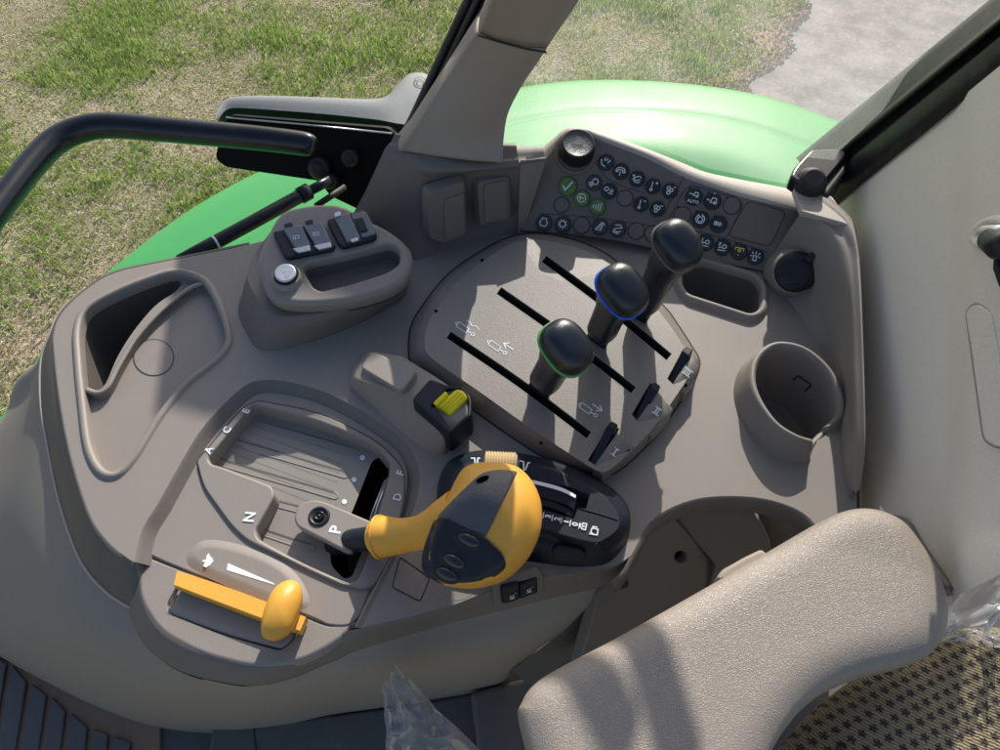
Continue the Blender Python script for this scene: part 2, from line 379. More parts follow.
# chamfer down into the gear gate recess
mb = MB(); GZ = -.010
q = [Z0.loc(u, v) for u, v in CHN_s]
mb.sweep(Z0, q, [(0, 0), (-.0006, -.0004), (-.003, -.003), (-.010, -.0125), (-.012, -.014)] if False else [(.0, 0), (-.0008, -.0004), (-.0035, -.003), (-.0105, -.0115), (-.0125, -.013)], False)
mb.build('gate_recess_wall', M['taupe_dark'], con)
mb = MB(); kk = Pl.z(-.040); mb.cap(kk, ccw([kk.loc(u, v) for u, v in [(140, 520), (190, 430), (240, 385), (290, 378), (340, 390), (410, 430), (425, 480), (400, 570), (362, 640), (300, 668), (250, 680), (200, 672), (150, 640), (132, 600), (133, 560)]])); mb.build('gate_underlay', M['hole'], con)
# ---------------- storage tray
FL = -.010
POC = S([(181, 283), (172, 279), (153, 284), (117, 298), (92, 313), (83, 332), (83.5, 362), (87, 388), (97, 391), (106, 383), (117, 358), (133, 332), (155, 306), (175, 292)], 5)
mb = MB(); zf = Pl.z(FL)
poc2 = Lf(POC, zf)
mb.cap(zf, off(Lf(TRAY), .001), [poc2])
tray = mb.build('storage_tray', M['taupe'], con)
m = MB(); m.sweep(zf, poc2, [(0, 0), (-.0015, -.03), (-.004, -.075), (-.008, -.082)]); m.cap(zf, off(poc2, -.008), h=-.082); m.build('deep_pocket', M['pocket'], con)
def ridge(path, closed, w=.0040, h=.0034, name='rim_ridge', inner=-.011):
    m = MB(); q = [Z0.loc(u, v) for u, v in path]
    if closed: q = ccw(q)
    prof = [(-w, inner), (-w*.98, 0)]+[(-w*math.cos(a), h*math.sin(a)) for a in [PI*i/8 for i in range(1, 8)]]+[(w*1.15, -.0002), (w*1.8, -.0006)]
    if not closed: prof = prof[:-2]+[(w*.98, 0), (w, inner)]
    m.sweep(Z0, q, prof, closed)
    return m.build(name, M['taupe'], tray)
ridge(TRAY, True)
DIV = S([(203, 282), (190, 287), (176, 297), (156, 314), (134, 339), (117, 367), (107, 386), (97, 392), (86, 389)], 6, False)
m = MB(); q = [Z0.loc(u, v) for u, v in DIV]; w, h = .0030, .0015
m.sweep(Z0, q, [(-w*.9, -.011), (-w*.95, -.002)]+[(-w*math.cos(a), -.002+h*1.6*math.sin(a)) for a in [PI*i/6 for i in range(0, 7)]]+[(w*.95, -.011)], False); m.build('divider_ridge', M['taupe'], tray)
m = MB(); e = ell(153.5, 357.5, 20.5, 18.5, 0, 48)
m.slab(zf, [(u, v) for u, v in ell(153.5, 357.5, 19.6, 17.7, 0, 48)], .0006, .003, .0003); m.build('round_cover', M['taupe'], tray)
m = MB(); m.pxr(zf, ell(153.5, 357.5, 20.2, 18.2, 0, 48), .0009, .0003, True); m.build('cover_seam', M['gdark'], tray)
# ---------------- cup holder
mb = MB()
cz = .022
rim = [(811, 443), (795, 438), (775, 425), (759, 403), (752, 383), (754, 364), (764, 351), (780, 345), (805, 351), (828, 371), (839, 395), (841, 411), (836, 421), (826, 430)]
rimz = [.018, .024, .026, .026, .026, .026, .026, .026, .026, .024, .020, .014, .006, .000]
rp = S([tuple(P(u, v, z)) for (u, v), z in zip(rim, rimz)], 5, False)
rp = [Vector(p) for p in rp]
gapm = [Vector(p) for p in S([tuple(rp[-1]), tuple(P(821, 436, -.006)), tuple(rp[0]-Vector((0, 0, .016)))], 5, False)]
loop = rp + gapm[1:-1]
cc = sum(loop, Vector())/len(loop)
def shr(p, f, z): return Vector((cc.x+(p.x-cc.x)*f, cc.y+(p.y-cc.y)*f, z))
rings = []
for k, (dr, dz) in enumerate([(7, None), (5.5, -.004), (3.4, .0005), (1.6, .0035), (0, .0042), (-1.8, .0036), (-3.6, .0008), (-4.4, -.004)]):
    rg = []
    for p in loop:
        d = Vector((p.x-cc.x, p.y-cc.y, 0)).normalized()
        if dz is None: rg.append(Vector((p.x, p.y, 0))+d*.0115+Vector((0, 0, -.001)))
        elif k == 1: rg.append(Vector((p.x, p.y, max(p.z*.45, -.001)))+d*.0065)
        else: rg.append(p+d*dr*.001+Vector((0, 0, dz)))
    rings.append(rg)
cupwall = [[Vector((p.x, p.y, 0)) for p in rings[-1]]]
for f, z in ((.985, -.004), (.95, -.03), (.90, -.058), (.86, -.062)):
    cupwall.append([shr(p, f*.93, z) for p in loop])
mb.rings(rings+[cupwall[1]], True); cup = mb.build('cup_holder_rim', M['taupe'], con)
mb = MB(); mb.rings(cupwall[1:], True); mb.add(cupwall[-1], [list(range(len(loop)))], False)
cupi = mb.build('cup_holder_well', M['taupe'], con)
def bvh(o): return BVHTree.FromPolygons([v.co for v in o.data.vertices], [p.vertices for p in o.data.polygons])
def decal(obs, pts, w, name, mt, parent, lift=.0006, **kw):
    """a thin cord following pixel points laid on real surfaces"""
    trees = [bvh(o) for o in (obs if isinstance(obs, list) else [obs])]
    out = []
    for i in range(len(pts)-1):
        for j in range(8):
            t = j/8; out.append((pts[i][0]*(1-t)+pts[i+1][0]*t, pts[i][1]*(1-t)+pts[i+1][1]*t))
    out.append(pts[-1]); P3 = []
    for u, v in out:
        best = None
        for tr in trees:
            h = tr.ray_cast(CAM, ray(u, v).normalized())
            if h[0] is not None and (best is None or h[3] < best[3]): best = h
        if best: P3.append(best[0]-ray(u, v).normalized()*lift)
    if len(P3) < 2: return None
    m = MB(); m.tube(P3, w/2, 6, True); return m.build(name, mt, parent, **kw)
decal(cupi, [(793, 380), (808, 369), (818, 380), (805, 391)], .0017, 'spring_clip', M['black'], cupi)
decal([cupi], [(761, 391), (776, 399), (787, 413), (791, 423)], .0008, 'floor_seam', M['glight'], cupi)
# ---------------- grip pocket on the right
mb = MB()
mb.sweep(Z0, grip2, [(.0115, -.0015), (.0095, .0005), (.0075, .004), (.0055, .0062), (.003, .007), (.001, .0055), (0, .003), (-.0005, -.004), (-.003, -.045)])
mb.build('grip_pocket_rim', M['taupe'], con)
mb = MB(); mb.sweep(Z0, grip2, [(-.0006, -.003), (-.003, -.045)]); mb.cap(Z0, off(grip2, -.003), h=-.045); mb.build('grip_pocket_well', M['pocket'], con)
# ---------------- right housing
mb = MB()
fa = [(766, 272, .0), (782, 292, .0), (798, 312, .0), (812, 334, .0), (826, 360, .0), (836, 388, .0), (843, 420, .0), (846, 455, .0), (850, 492, .0)]
fm = [(775, 252, .02), (797, 275, .018), (812, 297, .018), (825, 322, .018), (835, 350, .018), (842, 380, .018), (847, 415, .018), (850, 455, .016), (852, 494, .008)]
fb = [(801, 212, .082), (823, 233, .078), (838, 262, .07), (845, 292, .065), (849, 325, .06), (851, 360, .055), (853, 400, .05), (854, 448, .04), (853, 490, .015)]
fc = [(803, 209, .0835), (830, 222, .084), (848, 245, .082), (853, 280, .078), (856, 320, .072), (858, 360, .066), (859.5, 405, .06), (860, 455, .048), (855, 493, .018)]
fd = [(822, 194, .082), (853, 226, .082), (857, 255, .08), (859, 290, .075), (860, 325, .07), (861, 365, .064), (862, 408, .058), (862, 458, .044), (857, 494, .012)]
fe = [P(*q)+Vector((.004, 0, -.12)) for q in fd]
mb.rings(skin([keyrow(fa), keyrow(fm), keyrow(fb), keyrow(fc), keyrow(fd), fe], 5, 5), False)
rh = mb.build('right_housing', M['taupe'], con)
mb = MB(); cp = keyrow([(794, 187, .083), (834, 196, .083), (855, 227, .0825), (841, 224, .084), (803, 212, .084)])
cpl = Pl.z(.090); o_ = [(793, 188), (832, 196), (854, 227), (842, 222.5), (801, 211)]
mb.slab(cpl, R(o_, 2), 0, .006, .001); mb.build('end_cap', M['ridge'], con)
mb = MB(); mb.tube([P(u, v, z) for u, v, z in [(853, 226, .083), (860, 290, .076), (862, 365, .065), (863, 455, .048), (858, 494, .014), (860, 560, .0)]], .0012, 8); mb.build('wall_seam', M['gdark'], con)
# ---------------- pillar housing (lower pillar cover)
hp = Pl.three((416, 259, .0), (519, 235, .004), (470, 170, .088))
mb = MB()
A0 = [(354, 212, -.002), (383, 235, -.002), (413, 260, 0), (450, 247, 0), (490, 238, 0), (521, 233, 0)]
A1 = [(366, 190, .03), (391, 208, .035), (418, 222, .03), (452, 216, .03), (490, 208, .03), (521, 208, .03)]
A2 = [(382, 155, .085), (402, 168, .085), (425, 181, .078), (456, 178, .078), (490, 174, .08), (521, 172, .08)]
A3 = [(386, 147, .095), (405, 156, .096), (427, 170, .093), (456, 171, .09), (490, 168, .09), (520, 165, .09)]
A4 = [(391, 142, .098), (404, 146, .100), (430, 158, .099), (458, 158, .097), (490, 156, .096), (518, 157, .095)]
A5 = [(397, 138, .095), (412, 138, .095), (438, 142, .095), (462, 144, .095), (490, 146, .094), (514, 146, .093)]
A6 = [P(*q)+Vector((-.01, .03, -.12)) for q in A5]
mb.rings(skin([keyrow(A0), keyrow(A1), keyrow(A2), keyrow(A3), keyrow(A4), keyrow(A5), A6], 6, 4), False)
ph = mb.build('pillar_cover_base', M['brown'], con)
# strip next to it
mb = MB()
mb.rings(skin([keyrow([(518, 234, .002), (523, 232, .001)]), keyrow([(520, 166, .088), (545, 163, .084)]), keyrow([(519, 163, .0905), (544.5, 160, .0885)]), keyrow([(513, 146, .093), (542, 148, .091)]), [P(514, 146, .093)+Vector((0, .01, -.1)), P(538, 148, .091)+Vector((0, .01, -.1))]], 3, 3), False)
mb.build('corner_filler', M['taupe'], con)
def blank_switch(outer, inner, h0, h1, tilt):
    m = MB()
    mb_ = MB(); mb_.slab(hp, R(outer, 5), h0, h0+.004, .0025, .003); o = mb_.build('blank_switch', M['brown'], con)
    m.slab(hp.up(h0), R(inner, 4), h1, h1+.003, .0012, .0008); m.build('blank_cap', M['brown'], o)
blank_switch([(427, 193), (465, 181), (467, 236), (443, 245), (428, 238)], [(444, 201), (464, 193), (465.5, 234), (445, 241)], .012, .0025, 0)
blank_switch([(477, 182), (510, 176), (511, 221), (480, 227)], [(484, 185), (507, 180), (508, 218.5), (484.5, 224)], .005, .0025, 0)
# ---------------- storage recess beside the seat
RE = S([(862, 575), (840, 568), (822, 535), (805, 514), (775, 501), (740, 496), (700, 498), (668, 509), (648, 524), (638, 542), (630, 556), (622, 571), (611, 581)], 4, False)
m = MB(); q = [Z0.loc(u, v) for u, v in RE][::-1]
n_ = norms(q, False); sgn = 1
qq = np.array(q); cen = np.array(Z0.loc(740, 570))
if ((cen-qq[len(qq)//2])*n_[len(qq)//2]).sum() < 0: sgn = -1
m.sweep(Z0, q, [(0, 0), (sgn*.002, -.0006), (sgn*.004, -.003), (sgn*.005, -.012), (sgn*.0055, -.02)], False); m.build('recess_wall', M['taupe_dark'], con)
paA = Pl.three((665, 520, -.016), (606, 588, -.032), (690, 572, -.085))
m = MB(); m.slab(paA, R([(600, 592, 4), (640, 540, 20), (662, 517, 4), (675, 518, 4), (717, 566, 5), (714, 578, 6), (650, 650, 4), (570, 700, 4)], 4), 0, .012, .002, 0, [(ell(681, 557, 6.5, 6, 0, 20), .001, .02, 0, False), (ell(623, 583, 6.5, 6, 0, 20), .001, .02, 0, False)]); m.build('recess_cover', M['brown'], con)
for e in (ell(681, 557, 8, 7.5), ell(623, 583, 8, 7.5)):
    k = paA.up(-.009); m = MB(); m.cap(k, ccw([k.loc(u, v) for u, v in e])); m.build('screw_hole', M['hole'], con)
paB = Pl.three((690, 502, -.014), (742, 498, -.014), (735, 570, -.095)); m = MB(); m.slab(paB, R([(668, 510, 4), (690, 494, 6), (740, 488, 4), (748, 500, 6), (775, 556, 4), (774, 600, 4), (690, 640, 4), (716, 566, 3)], 4), 0, .012, .002); m.build('recess_panel', M['brown'], con)
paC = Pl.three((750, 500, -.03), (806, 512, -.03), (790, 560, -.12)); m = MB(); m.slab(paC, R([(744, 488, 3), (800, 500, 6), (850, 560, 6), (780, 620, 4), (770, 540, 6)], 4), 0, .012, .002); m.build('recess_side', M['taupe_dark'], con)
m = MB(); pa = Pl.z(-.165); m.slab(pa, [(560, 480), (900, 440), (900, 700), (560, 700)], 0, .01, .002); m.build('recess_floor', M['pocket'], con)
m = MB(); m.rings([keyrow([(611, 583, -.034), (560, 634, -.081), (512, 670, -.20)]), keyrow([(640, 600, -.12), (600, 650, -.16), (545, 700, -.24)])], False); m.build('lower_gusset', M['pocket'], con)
# surface seams on the console
m = MB(); m.pxr(Z0, R([(400, 557), (392, 587), (420, 601.5), (430, 578)], 3)[:], .0009, .0004, True); m.build('access_panel_seam', M['gdark'], con)
m = MB(); m.pxr(Z0, [(430+25*math.cos(a)+24, 578+22*math.sin(a)) for a in [PI*i/16 for i in range(0, 17)]], .0007, .0003); m.build('round_seam', M['glight'], con)
for i, pts in enumerate([[(409.5, 354), (411, 326), (422, 306), (449, 274), (486, 248), (519, 234)]]): pass
m = MB(); m.pxr(Z0, S([(356, 626), (372, 594), (390, 560), (410, 520), (421, 490), (420, 465)], 6, False), .0009, .0004); m.build('highlight_seam', M['glight'], con)
# ================================================================== GEAR GATE
gate = thing('gear_gate', 'grey gear selector gate with white letters A to F around a grooved shutter plate', 'gear gate', P(300, 500, GZ))
gp = Pl.z(GZ)
fr_out = S([(142, 551), (150, 522), (166, 490), (180, 462), (198, 433), (220, 409), (243, 394), (262, 388), (290, 388.5), (330, 401), (369, 423), (394, 446), (407, 470), (405, 500), (392, 540), (376, 573), (357, 619), (331, 625), (299, 612)], 5)
bead = R([(196.5, 461, 4), (241, 409, 10), (256, 400, 10), (321, 412, 30), (379, 442, 20), (404, 468, 12), (405, 497, 20), (389, 560, 10), (374, 586, 10), (362, 589, 8), (335, 582, 20), (247, 540, 20), (231, 525, 10), (203, 486, 10)], 8, 6)
opening = R([(253, 403.5, 10), (262, 406, 12), (321, 421, 30), (377, 446, 16), (390, 462, 12), (390, 472, 20), (382, 503, 20), (364, 568, 12), (356, 582, 8), (345, 582, 8), (300, 562, 20), (258, 539, 7), (255, 530, 6), (275, 495, 10), (272, 486, 8), (225, 468, 10), (211, 464, 6), (208, 458, 6)], 6, 5)
mb = MB(); mb.slab(gp, fr_out, 0, .02, .0015, 0, [([q for q in opening], .0005, .008, 0, False)])
mb.build('gate_surround', M['taupe'], gate, 1e-6)
mb = MB(); mb.slab(gp, bead, .0032, .004, .0014, .0006, [(opening, .0022, .022, .001, False)]); bd = mb.build('gate_frame', M['taupe'], gate)
m = MB(); m.pxr(gp, bead, .0008, .0006, True); m.build('frame_seam', M['gdark'], bd)
# shutter floor
fz = Pl.z(GZ-.015); fl2 = [fz.loc(u, v) for u, v in R([(235, 395), (300, 395), (385, 425), (410, 460), (400, 520), (375, 600), (340, 600), (235, 550), (250, 500), (190, 480), (195, 450)], 3)]
slot = R([(372, 461, 5), (380, 457, 4), (388, 463, 5), (389, 476, 8), (371, 530, 8), (352, 577, 6), (344, 579, 5), (331, 566, 8), (330, 552, 8), (338, 538, 6), (352, 512, 6)], 5)
slot2 = ccw([fz.loc(u, v) for u, v in slot])
fl2 = ccw(fl2)
gro = [((262, 426), (354, 452)), ((238, 444), (345, 475)), ((218, 462), (335, 496)), ((262, 500), (312, 513)), ((259, 531), (312, 549)), ((246, 415), (330, 433))]
mb = MB(); mb.cap(fz, fl2, [slot2], h=0); mv = MB(); mv.sweep(fz, slot2, [(0, -.0005), (0, -.03)]); mv.cap(fz, slot2, h=-.03); mv.build('selector_slot', M['hole'], gate); sf = mb.build('shutter_plate', M['gate'], gate)
def capsule(a, b, r, n=6):
    a = Vector(a); b = Vector(b); d = (b-a).normalized(); p = Vector((-d.y, d.x)); out = []
    for i in range(n+1):
        t = PI*i/n; out.append(tuple(b+p*r*math.cos(t)+d*r*math.sin(t)))
    for i in range(n+1):
        t = PI*i/n; out.append(tuple(a-p*r*math.cos(t)-d*r*math.sin(t)))
    return out
for a, b in gro[:5]:
    m = MB(); k = ccw([fz.loc(u, v) for u, v in capsule(a, b, 3.4)])
    m.sweep(fz, k, [(.0005, 0.0001), (.0001, .0006), (-.0005, .0007), (-.0010, .0002)]); m.cap(fz, off(k, -.0010), h=.0002); m.build('shutter_groove', M['gate'], sf)
m = MB(); 
for a, b in gro[:5]:
    k = [fz.loc(a[0]-0, a[1]-3.6), fz.loc(b[0]-1, b[1]-3.9)]; m.ribbon(fz, k, .0005, .0010)
m.build('groove_shadow', M['gdark'], sf)
m = MB()
for i in range(8):
    t = i/7; a = (258-38*t, 418+48*t); b = (350-22*t, 447+62*t)
    m.ribbon(fz, [fz.loc(*a), fz.loc(*b)], .0003, .0004)
m.build('fine_slat_line', M['taupe_dark'], sf)
for u, v in ((362.5, 458), (354, 480), (344.5, 502)):
    m = MB(); e = [fz.loc(a, b) for a, b in ell(u, v, 2.6, 2.6, 0, 16)]; m.cap(fz, ccw(e), h=.0006); m.build('white_dot', M['white'], sf)
m = MB(); k = Pl.z(GZ-.06); m.cap(k, ccw([k.loc(u, v) for u, v in [(300, 420), (420, 430), (420, 620), (280, 600)]])); m.build('slot_void', M['hole'], gate)
m = MB(); m.tube([P(388, 478, -.024), P(378, 505, -.024), P(372, 525, -.024)], .0012, 8); m.tube([P(385, 480, -.0245), P(374, 508, -.0245), P(369, 523, -.0245)], .0009, 8); m.build('steel_guide', M['silver'], gate)
# letters
gl = gp.up(.0036)
for s_, u, v, sz in (('A', 208.7, 450.3, .0105), ('C', 227, 430, .0105), ('E', 246, 411, .0105), ('F', 400.5, 473, .0105), ('D', 397.5, 497, .0105), ('B', 393.5, 521, .0105)):
    d = (-.42, -.9) if u < 300 else (.45, -.9) if s_ == 'F' else (.35, -.93)
    if u < 300: d = (.55, -.83)
    tpx('gate_letter', s_, M['white'], gate, gl, u, v, d[0], d[1], sz*.98, bold=.02, label='white letter %s on the gear gate' % s_)
tpx('gate_letter', 'N', M['white'], gate, gl, 249.5, 517, .3, -.95, .0135, bold=.03, label='white letter N, the largest on the gate')
# bib
bib = R([(142, 552, 2), (180, 567, 4), (240, 588, 30), (297, 611, 10), (331, 624, 4), (358, 619, 3), (348, 634, 8), (325, 650, 20), (300, 662, 20), (255, 669, 30), (200, 655, 40), (158, 632, 20), (139, 600, 20), (137, 575, 10)], 10, 6)
pan = R([(166, 605, 8), (184, 572, 5), (240, 592, 30), (302, 620, 6), (296, 638, 8), (281, 651, 6), (225, 636, 50), (170, 614, 8)], 6, 6)
mb = MB(); gb = Pl.z(GZ-.001)
o = ccw([gb.loc(u, v) for u, v in bib])
mb.slab(gb, bib, 0, .008, .004, .001, [(pan, .0006, .006, .0, True)])
bibo = mb.build('bib_plate', M['taupe'], gate)
bw = ([(136, 560), (141, 600), (157, 630), (184, 648), (217, 659), (255, 666.5), (290, 662), (315, 653), (338, 638), (354, 625)],
      [(126, 585), (131, 618), (146, 646), (175, 668), (212, 680), (252, 685), (290, 677), (318, 666), (345, 655), (358, 647)])
m = MB(); a_ = keyrow([(u, v, GZ-.001) for u, v in bw[0]]); b_ = keyrow([(u, v, -.030) for u, v in bw[1]])
c_ = [p+Vector((0, 0, -.006)) for p in b_]
m.rings(skin([[p+Vector((0, .004, -.0005)) for p in a_], [a.lerp(b, .08)+Vector((0, 0, -.001)) for a, b in zip(a_, b_)], [a.lerp(b, .5)+Vector((0, -.0, .0)) for a, b in zip(a_, b_)], b_, c_], 5, 4), False); m.build('bib_wall', M['brown'], gate)
m = MB(); pd = Pl.z(GZ-.001); m.slab(pd, R([(168, 611, 6), (184, 583, 5), (240, 600, 30), (298, 622, 4), (292, 640, 6), (281, 648.5, 4), (225, 634, 50), (172, 614, 6)], 5, 5), .001, .01, .003); m.build('bib_pad', M['taupe'], gate)
m = MB(); m.pxr(gb, S([(142, 552), (180, 567.5), (240, 590), (297, 611.5), (331, 624), (358, 618.5)], 6, False), .0016, .0006); m.build('bib_seam', M['gdark'], gate)
# raised crescent with symbols
m = MB(); cres = S([(190, 560), (200, 545), (222, 544), (255, 553), (282, 566), (300, 585), (305, 605), (285, 606), (240, 588), (205, 572)], 5)
cl = ccw([gp.loc(u, v) for u, v in cres]); m.sweep(gp, cl, [(.003, 0), (.001, .0006), (-.003, .0022), (-.006, .0026)]); m.cap(gp, off(cl, -.006), h=.0026); m.build('symbol_crescent', M['taupe'], gate)
gs = gp.up(.0029)
m = MB(); m.cap(gs, ccw([gs.loc(u, v) for u, v in [(228, 563), (226.5, 570), (275, 585), (273.5, 583)]])); m.build('wedge_symbol', M['white'], gate)
m = MB(); m.cap(gs, ccw([gs.loc(u, v) for u, v in [(208.5, 553), (211, 557), (212.5, 558), (213.5, 561), (210, 565), (206, 567.5), (203, 566), (205, 562), (202, 561.5), (203, 560), (206, 559.5), (206.5, 556)]])); m.build('hare_symbol', M['white'], gate)
# ---------------- throttle slider
thr = thing('throttle_slider', 'orange hand throttle slider with oval grip below the gear gate', 'throttle slider', P(290, 610, 0))
m = MB(); rows = []
tl = [(177, 571), (200, 578), (235, 590), (272, 604), (306, 617)]; bl = [(174, 586), (197, 595), (231, 608), (266, 621), (300, 632)]
ta = [P(u, v, .0005) for u, v in tl]; tb = [P(u, v, .0005) for u, v in bl]
m.rings(skin([[p+Vector((0, 0, -.009)) for p in ta], ta, [a.lerp(b, .93)+Vector((0, 0, .0008)) for a, b in zip(ta, tb)], tb, [p+Vector((0, 0, -.009)) for p in tb]], 5, 1), False, False)
m.add([ta[0], tb[0], tb[0]+Vector((0, 0, -.009)), ta[0]+Vector((0, 0, -.009))], [[0, 1, 2, 3]], False); m.add([ta[-1], tb[-1], tb[-1]+Vector((0, 0, -.009)), ta[-1]+Vector((0, 0, -.009))], [[0, 1, 2, 3]], False)
m.build('slider_band', M['orange'], thr)
def pillow(m, pl, px, H, under=.006, pw=2.2, fs=.7, n=8, cx=None):
    o = ccw([pl.loc(u, v) for u, v in px]); c = np.mean(np.array(o), axis=0)
    rs = [[pl.w(c[0]+(x-c[0])*f, c[1]+(y-c[1])*f, h) for x, y in o] for f, h in [(fs, -under), (.93, -under*.6), (1, 0)]+[((1-t)**.5 if False else math.cos(a), H*math.sin(a)**(2/pw)) for a, t in [(PI/2*i/n*.985, i/n) for i in range(1, n+1)]]]
    m.rings(rs, True, True, False, True)
gripo = S([(281, 583), (292, 580), (300.5, 586), (301, 600), (295, 618), (287, 632), (273, 639.5), (263, 637), (261, 625), (265, 607), (272, 592)], 6)
m = MB(); pillow(m, Pl.z(.014), gripo, .011, .016, 1.45, .55); m.build('thumb_grip', M['orange'], thr)
m = MB(); m.tube([P(u, v, z-.0100) for u, v, z in [(292, 586, .0232), (284, 602, .0253), (276, 617, .0253), (270, 632, .0215)]], [.0004, .0012, .0012, .0003], 8); m.build('grip_crest', M['orange'], thr)
# ================================================================== GEAR LEVER
gv = thing('gear_lever', 'orange gear lever with black grained head plate and three lens buttons, standing in the gate', 'gear lever', P(360, 545, -.03))
pp = Pl.z(-.004)
PPL = R([(294, 520, 6), (296, 506, 10), (309, 499.5, 10), (322, 500.5, 10), (345, 510, 10), (378, 524, 2), (363, 533, 2), (352, 551, 3), (345, 551, 3), (320, 538, 10), (298, 527, 8)], 6, 5)
m = MB(); m.slab(pp, PPL, 0, .010, .002, -.001); park = m.build('park_plate', M['taupe'], gv)
c = pp.px(319.3, 516.5)
m = MB(); m.revolve(c, Vector((0, 0, 1)), [(.0095, -.0002), (.0098, .0008), (.0088, .0018), (.0075, .0016), (.0065, .0002)], 32, True); m.build('detent_ring', M['black'], park)
m = MB(); m.revolve(c, Vector((0, 0, 1)), [(.0048, .0003), (.0046, .002), (.0035, .0028), (.003, .0014), (.0018, .0012), (.0012, .0022), (.0003, .0024)], 24, True); m.build('detent_pin', M['blackgl'], park)
tpx('park_letter', 'P', M['white'], park, pp, 335.5, 529.5, .32, -.95, .0145, bold=.03)
m = MB(); m.tube([P(336, 545, -.03), P(350, 541, -.012), P(366, 539, .004), P(384, 536, .018)], [.012, .0105, .0105, .0105], 20); m.build('shaft', M['module'], gv)
# handle neck and head
npts = [(375, 537, .018), (379, 537, .020), (384, 536.6, .024), (400, 536, .034), (418, 533, .046), (433, 529, .056), (446, 524, .064), (460, 518, .070)]
nr = [.012, .0158, .0172, .0148, .0140, .0165, .020, .023]
np3 = [Vector(p) for p in S([(*P(u, v, z), r) for (u, v, z), r in zip(npts, nr)], 5, False)] if False else None
keys = [(*P(u, v, z), r) for (u, v, z), r in zip(npts, nr)]
A = [Vector(k) for k in keys]; 
dense = []
for i in range(len(A)-1):
    a, b, c2, d = A[max(i-1, 0)], A[i], A[i+1], A[min(i+2, len(A)-1)]
    for j in range(5): dense.append(cr(a, b, c2, d, j/5))
dense.append(A[-1])
m = MB(); m.tube([Vector(q[:3]) for q in dense], [q[3] for q in dense], 28); neck = m.build('handle_neck', M['orange'], gv)
m = MB(); m.tube([P(378.5, 537, .0205), P(381.5, 536.8, .0215)], .0187, 28); m.build('neck_collar', M['orange'], gv)
HZ = .082; hpz = Pl.z(HZ)
HO = S([(455, 484), (461, 474), (471, 468), (486, 466), (503, 467), (519, 471), (531, 482), (539, 497), (542, 512), (540, 533), (530, 554), (511, 573), (490, 581.5), (465, 585), (441, 581.5), (430, 570), (430, 550), (436, 525), (446, 503)], 5)
ho = ccw([hpz.loc(u, v) for u, v in HO]); hc = np.array(hpz.loc(488, 524))
ang = np.array([math.atan2(y-hc[1], x-hc[0]) for x, y in ho]); rad = np.array([math.hypot(x-hc[0], y-hc[1]) for x, y in ho])
od = np.argsort(ang); ang = ang[od]; rad = rad[od]
def Rth(t): return np.interp(t, ang, rad, period=2*PI)
cr1 = np.array(hpz.loc(438, 515)); cr2 = np.array(hpz.loc(486, 536)); cd = cr2-cr1; cd /= np.linalg.norm(cd); cn = np.array([cd[1], -cd[0]])
if np.dot(np.array(hpz.loc(440, 570))-cr1, cn) < 0: cn = -cn
def headh(x, y):
    t = math.atan2(y-hc[1], x-hc[0]); s = min(1, math.hypot(x-hc[0], y-hc[1])/Rth(t))
    h = .034*(max(0, 1-s**2.3))**.52
    d = float(np.dot(np.array((x, y))-cr1, cn))
    hb = .028-d*.62
    k = .004; q = max(0, min(1, .5+.5*(hb-h)/k)); 
    return hb*(1-q)+h*q-k*q*(1-q) if hb < 1e3 else h
m = MB(); NA, NR = 72, 26; rs = []
for f, h in ((.70, -.040), (.86, -.026), (.96, -.012)):
    rs.append([hpz.w(hc[0]+Rth(2*PI*i/NA)*f*math.cos(2*PI*i/NA), hc[1]+Rth(2*PI*i/NA)*f*math.sin(2*PI*i/NA), h) for i in range(NA)])
for j in range(NR):
    f = math.sin(PI/2*(1-j/NR)); rg = []
    for i in range(NA):
        t = 2*PI*i/NA; x = hc[0]+Rth(t)*f*math.cos(t); y = hc[1]+Rth(t)*f*math.sin(t); rg.append(hpz.w(x, y, max(-.006, headh(x, y))))
    rs.append(rg)
m.rings(rs, True, True, True, True); m.build('handle_head', M['orange'], gv)
# traced outlines shift because the dome rises towards the lens: use surface-following trace
def onhead(u, v, lift=0.0):
    h = .02
    for _ in range(12):
        x, y = hpz.loc(u, v, h); h = .5*h+.5*(max(-.004, headh(x, y))+lift)
    return (x, y)
FA = R([(434, 519, 8), (458, 494, 30), (481, 472, 12), (500, 468.5, 12), (518, 471, 2), (486, 536, 2), (460, 527, 20)], 5, 5)
FB = R([(421, 557, 10), (424, 544, 20), (433.5, 519.5, 12), (444, 515, 8), (486, 537, 6), (503, 553, 14), (507.5, 566, 8), (494, 578, 12), (465, 583, 20), (436, 580, 14), (421, 568, 12)], 6, 6)
def dens_(px, st=3.0):
    out = []
    for i, p in enumerate(px):
        q = px[(i+1) % len(px)]; d = math.hypot(q[0]-p[0], q[1]-p[1]); k = max(1, int(d/st))
        out += [(p[0]+(q[0]-p[0])*j/k, p[1]+(q[1]-p[1])*j/k) for j in range(k)]
    return out
def plate(px, lift, name, mt, par, skirtd=.004, grid=.0022):
    o2 = ccw([onhead(u, v, lift) for u, v in dens_(px)]); m = MB()
    m.cap(hpz, off(o2, -.0012), [], zf=lambda x, y: headh(x, y)+lift, grid=grid, smooth=True)
    ring = [hpz.w(x, y, headh(x, y)+lift) for x, y in off(o2, -.0012)]; r2 = [hpz.w(x, y, headh(x, y)+lift*.7) for x, y in off(o2, -.0003)]; r3 = [hpz.w(x, y, headh(x, y)-skirtd) for x, y in o2]
    m.rings([ring, r2, r3], True); return m.build(name, mt, par, 1e-5)
top_plate = plate(FA, .0016, 'head_top_plate', M['blackgrain'], gv)
bp = plate(FB, .0024, 'button_face', M['black'], gv)
hb_ = [bvh(bp)]
